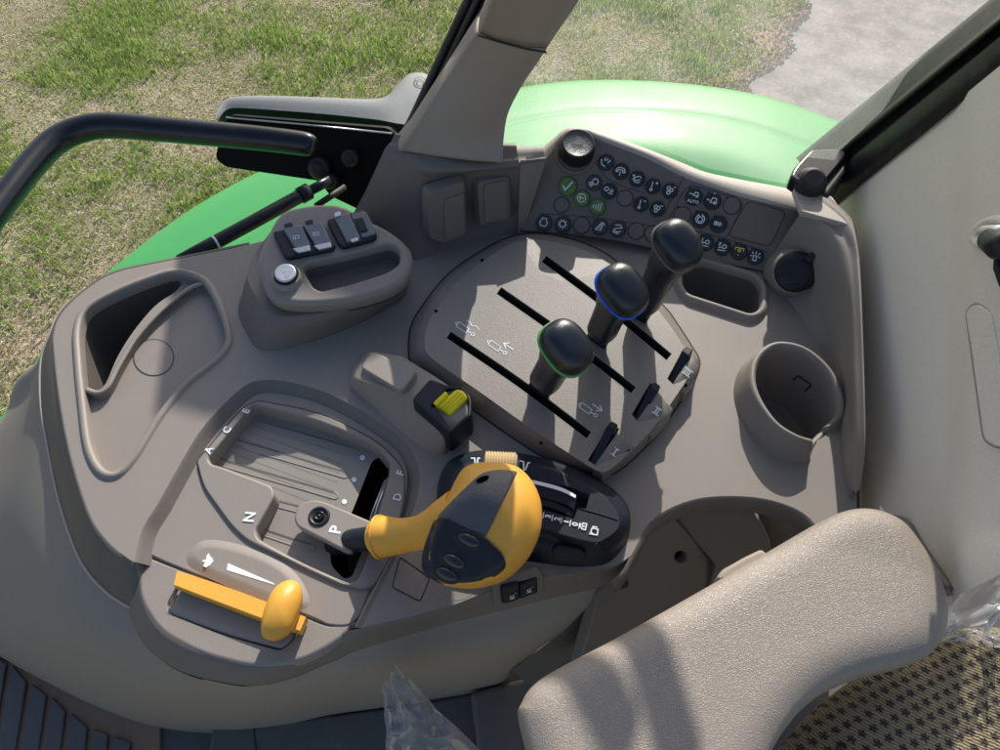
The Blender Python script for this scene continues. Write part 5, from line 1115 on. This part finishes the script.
def fabric():
    m = bpy.data.materials.new('woven_seat_fabric'); m.use_nodes = True; nt = m.node_tree; L = nt.links; b = nt.nodes['Principled BSDF']; b.inputs['Roughness'].default_value = .9; b.inputs['Specular IOR Level'].default_value = .15; b.inputs['Sheen Weight'].default_value = .3
    tc = nd(nt, 'ShaderNodeTexCoord'); mp = nd(nt, 'ShaderNodeMapping'); mp.inputs['Rotation'].default_value = (0, 0, math.radians(-22)); mp.inputs['Scale'].default_value = (108, 108, 108)
    L.new(tc.outputs['Object'], mp.inputs[0])
    wn = nd(nt, 'ShaderNodeTexNoise', Scale=700.0, Detail=2.0); L.new(tc.outputs['Object'], wn.inputs['Vector'])
    sx = nd(nt, 'ShaderNodeSeparateXYZ'); L.new(mp.outputs[0], sx.inputs[0])
    def math_(op, a, b=None, cl=False):
        n = nd(nt, 'ShaderNodeMath', operation=op); n.use_clamp = cl
        for i, q in enumerate((a, b)):
            if q is None: continue
            if isinstance(q, (int, float)): n.inputs[i].default_value = q
            else: L.new(q, n.inputs[i])
        return n.outputs[0]
    y = sx.outputs['Y']; x = sx.outputs['X']
    row = math_('FLOOR', y); odd = math_('MODULO', math_('ABSOLUTE', row), 2.0); xs = math_('ADD', x, math_('MULTIPLY', odd, .5))
    fx = math_('SUBTRACT', math_('FRACT', xs), .5); fy = math_('SUBTRACT', math_('FRACT', y), .5)
    d = math_('SQRT', math_('ADD', math_('MULTIPLY', fx, fx), math_('MULTIPLY', fy, fy)))
    at = math_('ARCTAN2', fy, fx); st = math_('MULTIPLY', math_('COSINE', math_('MULTIPLY', at, 5.0)), .07)
    dd = math_('ADD', math_('ADD', d, st), math_('MULTIPLY', math_('SUBTRACT', wn.outputs['Fac'], .5), .35))
    mr = nd(nt, 'ShaderNodeMapRange'); mr.inputs[1].default_value = .22; mr.inputs[2].default_value = .34; L.new(dd, mr.inputs[0])
    mx = nd(nt, 'ShaderNodeMix', data_type='RGBA'); mx.inputs[6].default_value = (.085, .055, .040, 1); mx.inputs[7].default_value = (.46, .355, .20, 1); L.new(mr.outputs[0], mx.inputs[0])
    # yarn
    wv = nd(nt, 'ShaderNodeTexWave', Scale=6.0, Distortion=3.0, Detail=2.0); wv.bands_direction = 'DIAGONAL'; L.new(mp.outputs[0], wv.inputs['Vector']); wv.inputs['Scale'].default_value = 1.9
    ml = nd(nt, 'ShaderNodeMix', data_type='RGBA', blend_type='MULTIPLY'); ml.inputs[0].default_value = .5; L.new(mx.outputs[2], ml.inputs[6]); L.new(wv.outputs['Fac'], ml.inputs[7]); L.new(ml.outputs[2], b.inputs['Base Color'])
    hgt = math_('ADD', math_('MULTIPLY', mr.outputs[0], .6), math_('ADD', math_('MULTIPLY', wv.outputs['Fac'], .4), math_('MULTIPLY', wn.outputs['Fac'], .5)))
    bp = nd(nt, 'ShaderNodeBump', Strength=1.0, Distance=.0022); L.new(hgt, bp.inputs['Height']); L.new(bp.outputs['Normal'], b.inputs['Normal']); return m
M['fabric'] = fabric()
SO = S([(760, 790), (790, 735), (825, 700), (870, 668), (905, 648), (935, 635), (970, 629), (1010, 632), (1060, 655), (1120, 720), (1120, 830), (1000, 860), (850, 860)], 5)
spl = Pl.z(.0); m = MB(); o2 = ccw([spl.loc(u, v) for u, v in SO]); rr_ = .06
m.sweep(spl, o2, [(-rr_+rr_*math.sin(a), .035*math.cos(a)) for a in [PI/2*i/10 for i in range(11)]]+[(-.004, -.03), (-.01, -.1)]); m.cap(spl, off(o2, -rr_), h=.035); m.build('cushion', M['fabric'], se_, 1e-5)
def film():
    m = bpy.data.materials.new('clear_plastic_film'); m.use_nodes = True; nt = m.node_tree; L = nt.links; nt.nodes.remove(nt.nodes['Principled BSDF']); out = nt.nodes['Material Output']
    tr = nd(nt, 'ShaderNodeBsdfTransparent'); tr.inputs[0].default_value = (.88, .9, .93, 1); gl = nd(nt, 'ShaderNodeBsdfGlossy'); gl.inputs['Roughness'].default_value = .14
    df = nd(nt, 'ShaderNodeBsdfDiffuse'); df.inputs[0].default_value = (.85, .9, .97, 1)
    lw = nd(nt, 'ShaderNodeLayerWeight', Blend=.35); mr = nd(nt, 'ShaderNodeMapRange'); mr.inputs[3].default_value = .22; mr.inputs[4].default_value = .9; L.new(lw.outputs['Facing'], mr.inputs[0])
    m1 = nd(nt, 'ShaderNodeMixShader'); m1.inputs[0].default_value = .35; L.new(gl.outputs[0], m1.inputs[1]); L.new(df.outputs[0], m1.inputs[2])
    m2 = nd(nt, 'ShaderNodeMixShader'); L.new(mr.outputs[0], m2.inputs[0]); L.new(tr.outputs[0], m2.inputs[1]); L.new(m1.outputs[0], m2.inputs[2]); L.new(m2.outputs[0], out.inputs['Surface']); return m
M['film'] = film()
def crumple(name, label, cat, quad, z0, H, nu, nv, seed, loc, taper=0):
    # quad: 4 px corners (tl,tr,br,bl)
    m = MB(); rows = []
    for j in range(nv+1):
        t = j/nv; row = []
        for i in range(nu+1):
            s_ = i/nu
            a = Vector(quad[0])*(1-s_)+Vector(quad[1])*s_; b = Vector(quad[3])*(1-s_)+Vector(quad[2])*s_; q = a*(1-t)+b*t
            n1 = 1-abs(noise.noise(Vector((s_*3.2+seed+t*.8, t*.9, seed))))*2.2; n2 = noise.noise(Vector((s_*14, t*6, seed+5))); n3 = 1-abs(noise.noise(Vector((s_*3+t*3, t*4-s_*2, seed+9))))*2
            h = H*(.6*n1+.07*n2+.5*n3)*(math.sin(PI*min(1, max(0, s_)))**.5+.25)
            q = q+Vector((noise.noise(Vector((t*4, s_*3, seed)))*5, noise.noise(Vector((s_*3, t*2, seed+3)))*5*min(1, t*3+.15)))
            row.append(P(q.x, q.y, z0)+Vector((0, 0, h)))
        rows.append(row)
    m.rings(rows, False, True); o = m.build(name, M['film'], None, label=label, category=cat); return o
crumple('plastic_bag', 'crumpled clear plastic bag hanging at the bottom edge left of the armrest', 'plastic bag', [(384, 690), (412, 680), (500, 775), (388, 775)], -.06, .05, 40, 60, 2.3, None)
crumple('plastic_film', 'clear crinkled plastic film behind the armrest on the seat', 'plastic film', [(930, 598), (1035, 560), (1045, 665), (930, 652)], .035, .035, 60, 44, 7.7, None)
# ================================================================== FLOOR
fl = thing('cab_floor', 'dark grey cab floor panel at the bottom edge', 'floor panel', P(350, 740, -.3))
m = MB(); k = Pl.z(-.26); m.slab(k, R([(213, 724, 4), (222, 720, 6), (300, 719), (400, 706), (480, 690), (500, 800), (200, 800)], 3), 0, .04, .004); m.build('floor_plate', M['floor'], fl)
m = MB(); m.pxr(k, [(253, 720), (257, 760)], .0015, .0006); m.build('plate_seam', M['gdark'], fl)
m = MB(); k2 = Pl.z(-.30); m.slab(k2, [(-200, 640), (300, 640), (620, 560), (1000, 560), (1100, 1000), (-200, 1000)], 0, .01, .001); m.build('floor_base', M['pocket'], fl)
m = MB(); m.slab(Pl.z(-.235), R([(470, 692), (560, 668), (600, 690), (580, 850), (490, 850)], 6), 0, .05, .006); m.build('seat_plinth', M['taupe_dark'], fl)
mt_ = thing('floor_mat', 'dark grey ribbed mat with tan grooves in the bottom left corner', 'floor mat', P(60, 730, -.28))
m = MB(); k3 = Pl.z(-.285); m.slab(k3, [(-80, 640), (160, 700), (160, 850), (-80, 850)], 0, .01, .001); m.build('mat_base', M['matgap'], mt_)
k4 = Pl.z(-.28)
edges = [(-16, 664, -38, 760), (6, 671, -10, 760), (26, 690, 13, 760), (46, 703, 36, 760), (65, 719, 58, 760), (87, 735, 82, 770), (108, 742, 104, 775), (130, 750, 128, 780)]
for i in range(len(edges)-1):
    a = edges[i]; b = edges[i+1]; g = 5.5
    m = MB(); m.slab(k4, [(a[0]+g, a[1]+2-8), (b[0], b[1]-8), (b[2], b[3]), (a[2]+g, a[3])], 0, .006, .0015); m.build('mat_slat', M['floor'], mt_)
m = MB(); m.slab(Pl.z(-.29), [(48, 700), (130, 715), (230, 730), (230, 800), (60, 760)], 0, .004, .001); m.build('mat_border', M['floor'], mt_)
# ================================================================== GROUND
GZ_ = -1.75
def ground_mat():
    m = bpy.data.materials.new('soil_ground'); m.use_nodes = True; nt = m.node_tree; L = nt.links; b = nt.nodes['Principled BSDF']; b.inputs['Roughness'].default_value = .95; b.inputs['Specular IOR Level'].default_value = .1
    tc = nd(nt, 'ShaderNodeTexCoord'); n = nd(nt, 'ShaderNodeTexNoise', Scale=3.0, Detail=10.0, Roughness=.7); L.new(tc.outputs['Object'], n.inputs['Vector'])
    r = nd(nt, 'ShaderNodeValToRGB'); L.new(n.outputs['Fac'], r.inputs[0]); e = r.color_ramp.elements; e[0].position = .3; e[0].color = (.20, .20, .09, 1); e[1].position = .7; e[1].color = (.50, .41, .30, 1)
    n2 = nd(nt, 'ShaderNodeTexNoise', Scale=90.0, Detail=6.0); L.new(tc.outputs['Object'], n2.inputs['Vector']); ml = nd(nt, 'ShaderNodeMix', data_type='RGBA', blend_type='OVERLAY'); ml.inputs[0].default_value = .8; L.new(r.outputs[0], ml.inputs[6]); L.new(n2.outputs['Fac'], ml.inputs[7]); L.new(ml.outputs[2], b.inputs['Base Color'])
    bp = nd(nt, 'ShaderNodeBump', Strength=.8, Distance=.02); L.new(n2.outputs['Fac'], bp.inputs['Height']); L.new(bp.outputs['Normal'], b.inputs['Normal']); return m
m = MB(); m.add([(-60, -60, GZ_), (60, -60, GZ_), (60, 60, GZ_), (-60, 60, GZ_)], [[0, 1, 2, 3]], False); g = m.build('ground', ground_mat()); g['kind'] = 'structure'
def road_mat():
    m = bpy.data.materials.new('pinkish_asphalt'); m.use_nodes = True; nt = m.node_tree; L = nt.links; b = nt.nodes['Principled BSDF']; b.inputs['Roughness'].default_value = .9
    tc = nd(nt, 'ShaderNodeTexCoord'); n = nd(nt, 'ShaderNodeTexNoise', Scale=5.0, Detail=12.0, Roughness=.72); L.new(tc.outputs['Object'], n.inputs['Vector'])
    v = nd(nt, 'ShaderNodeTexVoronoi', Scale=70.0); L.new(tc.outputs['Object'], v.inputs['Vector'])
    r = nd(nt, 'ShaderNodeValToRGB'); L.new(n.outputs['Fac'], r.inputs[0]); e = r.color_ramp.elements; e[0].position = .38; e[0].color = (.27, .20, .175, 1); e[1].position = .62; e[1].color = (.46, .345, .30, 1)
    ml = nd(nt, 'ShaderNodeMix', data_type='RGBA', blend_type='OVERLAY'); ml.inputs[0].default_value = .15; L.new(r.outputs[0], ml.inputs[6]); L.new(v.outputs['Distance'], ml.inputs[7])
    hs = nd(nt, 'ShaderNodeHueSaturation', Saturation=.55); L.new(ml.outputs[2], hs.inputs['Color']); L.new(hs.outputs[0], b.inputs['Base Color']); return m
REdge = [(818, -60), (812, -30), (805, 0), (800, 22), (790, 45), (775, 62), (757, 78), (744, 90), (734, 104), (722, 125), (700, 170)]
re3 = [P(u, v, GZ_+.004) for u, v in REdge]
far = [Vector((p.x+30, p.y+2, GZ_+.004)) for p in re3]
redge = [Vector(p) for p in S([tuple(p) for p in re3], 14, False)]
redge = [p+Vector((noise.noise(p*6)*.09+noise.noise(p*30)*.015, 0, 0)) for p in redge]
m = MB(); m.rings([redge, [Vector((p.x+40, p.y, p.z)) for p in redge]], False, False); ro = m.build('road', road_mat()); ro['kind'] = 'structure'
# soil verge beside the road
def soil_mat():
    return mat('bare_reddish_soil', (.52, .35, .26), .95, 120, 1.0, var=.25, bdist=.01, vscale=12)
m = MB(); sv = [Vector((p.x-.16-.1*noise.noise(p*5)-.05*noise.noise(p*24), p.y, GZ_+.002)) for p in redge]; m.rings([sv, [Vector((p.x+.25, p.y, GZ_+.002)) for p in redge]], False, False); so_ = m.build('soil_verge', soil_mat()); so_['kind'] = 'structure'
# loose stones along the ragged road edge
NS_ = 9000; rg_ = np.random.default_rng(11); ys = rg_.uniform(1.5, 6.4, NS_)
sr = sorted(redge, key=lambda q: q.y); xs = np.interp(ys, [p.y for p in sr], [p.x for p in sr])+-abs(rg_.normal(0, .10, NS_))+.03
rad_ = rg_.uniform(.0025, .009, NS_)*rg_.uniform(.5, 1.3, NS_); base_ = np.array([[1, 0, 0], [-.5, .87, 0], [-.5, -.87, 0], [.1, .1, .8]])
Vs = (base_[None]*rg_.uniform(.6, 1.3, (NS_, 4, 1))*rad_[:, None, None])+np.stack([xs, ys, np.full(NS_, GZ_+.005)], 1)[:, None, :]
fs_ = (np.arange(NS_)*4)[:, None, None]+np.array([[0, 1, 3], [1, 2, 3], [2, 0, 3]])[None]
me_ = bpy.data.meshes.new('gravel'); me_.from_pydata(Vs.reshape(-1, 3).tolist(), [], fs_.reshape(-1, 3).tolist()); me_.materials.append(mat('loose_gravel', (.50, .41, .35), .9, None, var=.3, vscale=60))
gv_ = link('gravel', me_); gv_['kind'] = 'stuff'; gv_['label'] = 'loose reddish gravel scattered along the edge of the road'; gv_['category'] = 'gravel'
# grass blades
N = 330000
rng = np.random.default_rng(3)
px_ = rng.uniform(-3.2, 2.6, N); py_ = rng.uniform(.2, 6.4, N)
rx = np.interp(py_, [p.y for p in sorted(redge, key=lambda q: q.y)], [p.x for p in sorted(redge, key=lambda q: q.y)])
dens = np.array([noise.noise(Vector((x*1.6, y*1.6, 0)))+.6*noise.noise(Vector((x*5, y*5, 3)))+.35*noise.noise(Vector((x*14, y*14, 7))) for x, y in zip(px_, py_)])
leftdry = np.clip((-px_-.5)*.85, 0, 1)*np.clip((3.0-py_)*.8, 0, 1)+np.clip(1-(rx-px_)/.45, 0, 1)*.7
keep = (px_ < rx-.03*rng.random(N)) & (rng.random(N) < np.clip(.72+dens*.5-np.clip(.35-(rx-px_), 0, 1)*1.6, .12, 1))
px_, py_, dens, leftdry = px_[keep], py_[keep], dens[keep], leftdry[keep]; N = len(px_)
hgt = rng.uniform(.014, .042, N)*(1+np.clip(dens, -.4, .8)*.9); wd = rng.uniform(.0011, .0032, N)
dry = rng.random(N) < np.clip(.13-dens*.7+leftdry*.75, .06, .96)
hgt = np.where(dry, hgt*.75, hgt); th = rng.uniform(0, 2*PI, N); lean = np.where(dry, rng.uniform(.6, 2.4, N), rng.uniform(.1, 1.1, N))
base = np.stack([px_, py_, np.full(N, GZ_)], 1); sd = np.stack([-np.sin(th), np.cos(th), np.zeros(N)], 1)*wd[:, None]; ld = np.stack([np.cos(th), np.sin(th), np.zeros(N)], 1)
mid_ = base+ld*(hgt*lean*.25)[:, None]; mid_[:, 2] += hgt*.6
tip = base+ld*(hgt*lean)[:, None]; tip[:, 2] += hgt*np.where(dry, .55, .95)
V = np.stack([base-sd, base+sd, mid_+sd*.8, mid_-sd*.8, tip], 1).reshape(-1, 3)
idx = np.arange(N)*5; quads = np.stack([idx, idx+1, idx+2, idx+3], 1); tris = np.stack([idx+3, idx+2, idx+4], 1)
me = bpy.data.meshes.new('grass'); me.vertices.add(len(V)); me.vertices.foreach_set('co', V.ravel().astype(np.float32))
loops = np.concatenate([quads.ravel(), tris.ravel()]); me.loops.add(len(loops)); me.loops.foreach_set('vertex_index', loops.astype(np.int32))
me.polygons.add(2*N); ls = np.concatenate([np.arange(N)*4, 4*N+np.arange(N)*3]); me.polygons.foreach_set('loop_start', ls.astype(np.int32))
me.polygons.foreach_set('loop_total', np.concatenate([np.full(N, 4), np.full(N, 3)]).astype(np.int32)); me.update(calc_edges=True); me.validate()
g0 = np.array([[.20, .33, .055], [.27, .41, .075], [.35, .48, .11], [.46, .54, .20]]); d0 = np.array([[.64, .54, .40], [.74, .64, .50], [.54, .42, .30], [.82, .74, .62]])
col = np.where(dry[:, None], d0[rng.integers(0, 4, N)], g0[rng.integers(0, 4, N)])*rng.uniform(.8, 1.2, (N, 1))
colv = np.repeat(np.concatenate([col, np.ones((N, 1))], 1), 5, 0); ca = me.color_attributes.new('tint', 'FLOAT_COLOR', 'POINT'); ca.data.foreach_set('color', colv.ravel().astype(np.float32))
gm = bpy.data.materials.new('grass_blades'); gm.use_nodes = True; nt = gm.node_tree; b = nt.nodes['Principled BSDF']; b.inputs['Roughness'].default_value = .6; b.inputs['Specular IOR Level'].default_value = .3
at = nd(nt, 'ShaderNodeAttribute', attribute_name='tint'); nt.links.new(at.outputs['Color'], b.inputs['Base Color'])
trn = nd(nt, 'ShaderNodeBsdfTranslucent'); nt.links.new(at.outputs['Color'], trn.inputs[0]); mxs = nd(nt, 'ShaderNodeMixShader'); mxs.inputs[0].default_value = .5
nt.links.new(b.outputs[0], mxs.inputs[1]); nt.links.new(trn.outputs[0], mxs.inputs[2]); nt.links.new(mxs.outputs[0], nt.nodes['Material Output'].inputs['Surface']); me.materials.append(gm)
go = bpy.data.objects.new('grass', me); C.objects.link(go); go['kind'] = 'stuff'; go['label'] = 'patchy green and dry straw grass beside the road below the cab'; go['category'] = 'grass'
SEL, SAZ = 30.0, 12.0      # sun elevation; azimuth from +Y towards +X
to = Vector((math.sin(math.radians(SAZ))*math.cos(math.radians(SEL)), math.cos(math.radians(SAZ))*math.cos(math.radians(SEL)), math.sin(math.radians(SEL))))
em = thing('added_shade_caster', 'added unseen black panel with two bars, above the view, casting shade on console and armrest', 'shade caster', P(250, 300, 0)+to*1.2)  # added out of view to shade the console and armrest
mo = P(270, 320, 0)+to*1.2; mpl = Pl(mo, Vector((-.2, -.95, .25)))
def onm_(u, v):
    p = P(u, v, 0); t = (mpl.n.dot(mo-p))/mpl.n.dot(to); q = p+to*t-mpl.o; return (q.dot(mpl.ex), q.dot(mpl.ey))
sh = R([(180, 235), (345, 222), (440, 262), (432, 330), (372, 412), (330, 402), (270, 398), (212, 420), (157, 402), (166, 330)], 18, 5)  # outline of the shade wanted on the console, projected towards the sun
q = ccw([onm_(u, v) for u, v in sh]); m = MB(); m.sweep(mpl, q, [(-.03, .012), (-.01, .01), (0, 0), (0, -.02), (-.02, -.05), (-.06, -.07)]); m.cap(mpl, off(q, -.03), h=.012); m.cap(mpl, off(q, -.06), h=-.07); m.build('shade_panel', M['black'], em)
for a, b in (((632, 600), (672, 730)), ((570, 640), (612, 720))):
    p, q_ = P(a[0], a[1], .1)+to*1.25, P(b[0], b[1], .1)+to*1.25; d = (q_-p); m = MB(); m.tube([p-d*1.2, p, q_, q_+d*.2], .0135, 14); m.build('shade_bar', M['bar'], em)  # added bars that cast the two shadow bands on the armrest
cd_ = bpy.data.cameras.new('camera'); cam = bpy.data.objects.new('camera', cd_); C.objects.link(cam)
cd_.sensor_width = 36; cd_.lens = 36*FP/1000; cd_.clip_start = .01; cd_.clip_end = 500
cam.location = CAM; cam.rotation_euler = (T, 0, 0); bpy.context.scene.camera = cam
w = bpy.data.worlds.new('World'); bpy.context.scene.world = w; w.use_nodes = True; nt = w.node_tree
bg = nt.nodes['Background']; sky = nt.nodes.new('ShaderNodeTexSky'); sky.sky_type = 'NISHITA'; sky.sun_disc = False
sky.sun_elevation = math.radians(SEL); sky.sun_rotation = math.radians(SAZ); sky.air_density = 1.0; sky.dust_density = 2.0; sky.ozone_density = 1.0
nt.links.new(sky.outputs[0], bg.inputs[0]); bg.inputs[1].default_value = .15
sd_ = bpy.data.lights.new('sun', 'SUN'); sd_.energy = 5.4; sd_.angle = math.radians(.5); sd_.color = (1, .95, .87)
su = bpy.data.objects.new('sun', sd_); C.objects.link(su)
to = Vector((math.sin(math.radians(SAZ))*math.cos(math.radians(SEL)), math.cos(math.radians(SAZ))*math.cos(math.radians(SEL)), math.sin(math.radians(SEL))))
su.rotation_euler = to.to_track_quat('Z', 'Y').to_euler(); su.location = to*5
sc_ = bpy.context.scene; sc_.view_settings.view_transform = 'Standard'; sc_.view_settings.look = 'None'; sc_.view_settings.exposure = 0; sc_.view_settings.gamma = 1
sc_.cycles.transparent_max_bounces = 16
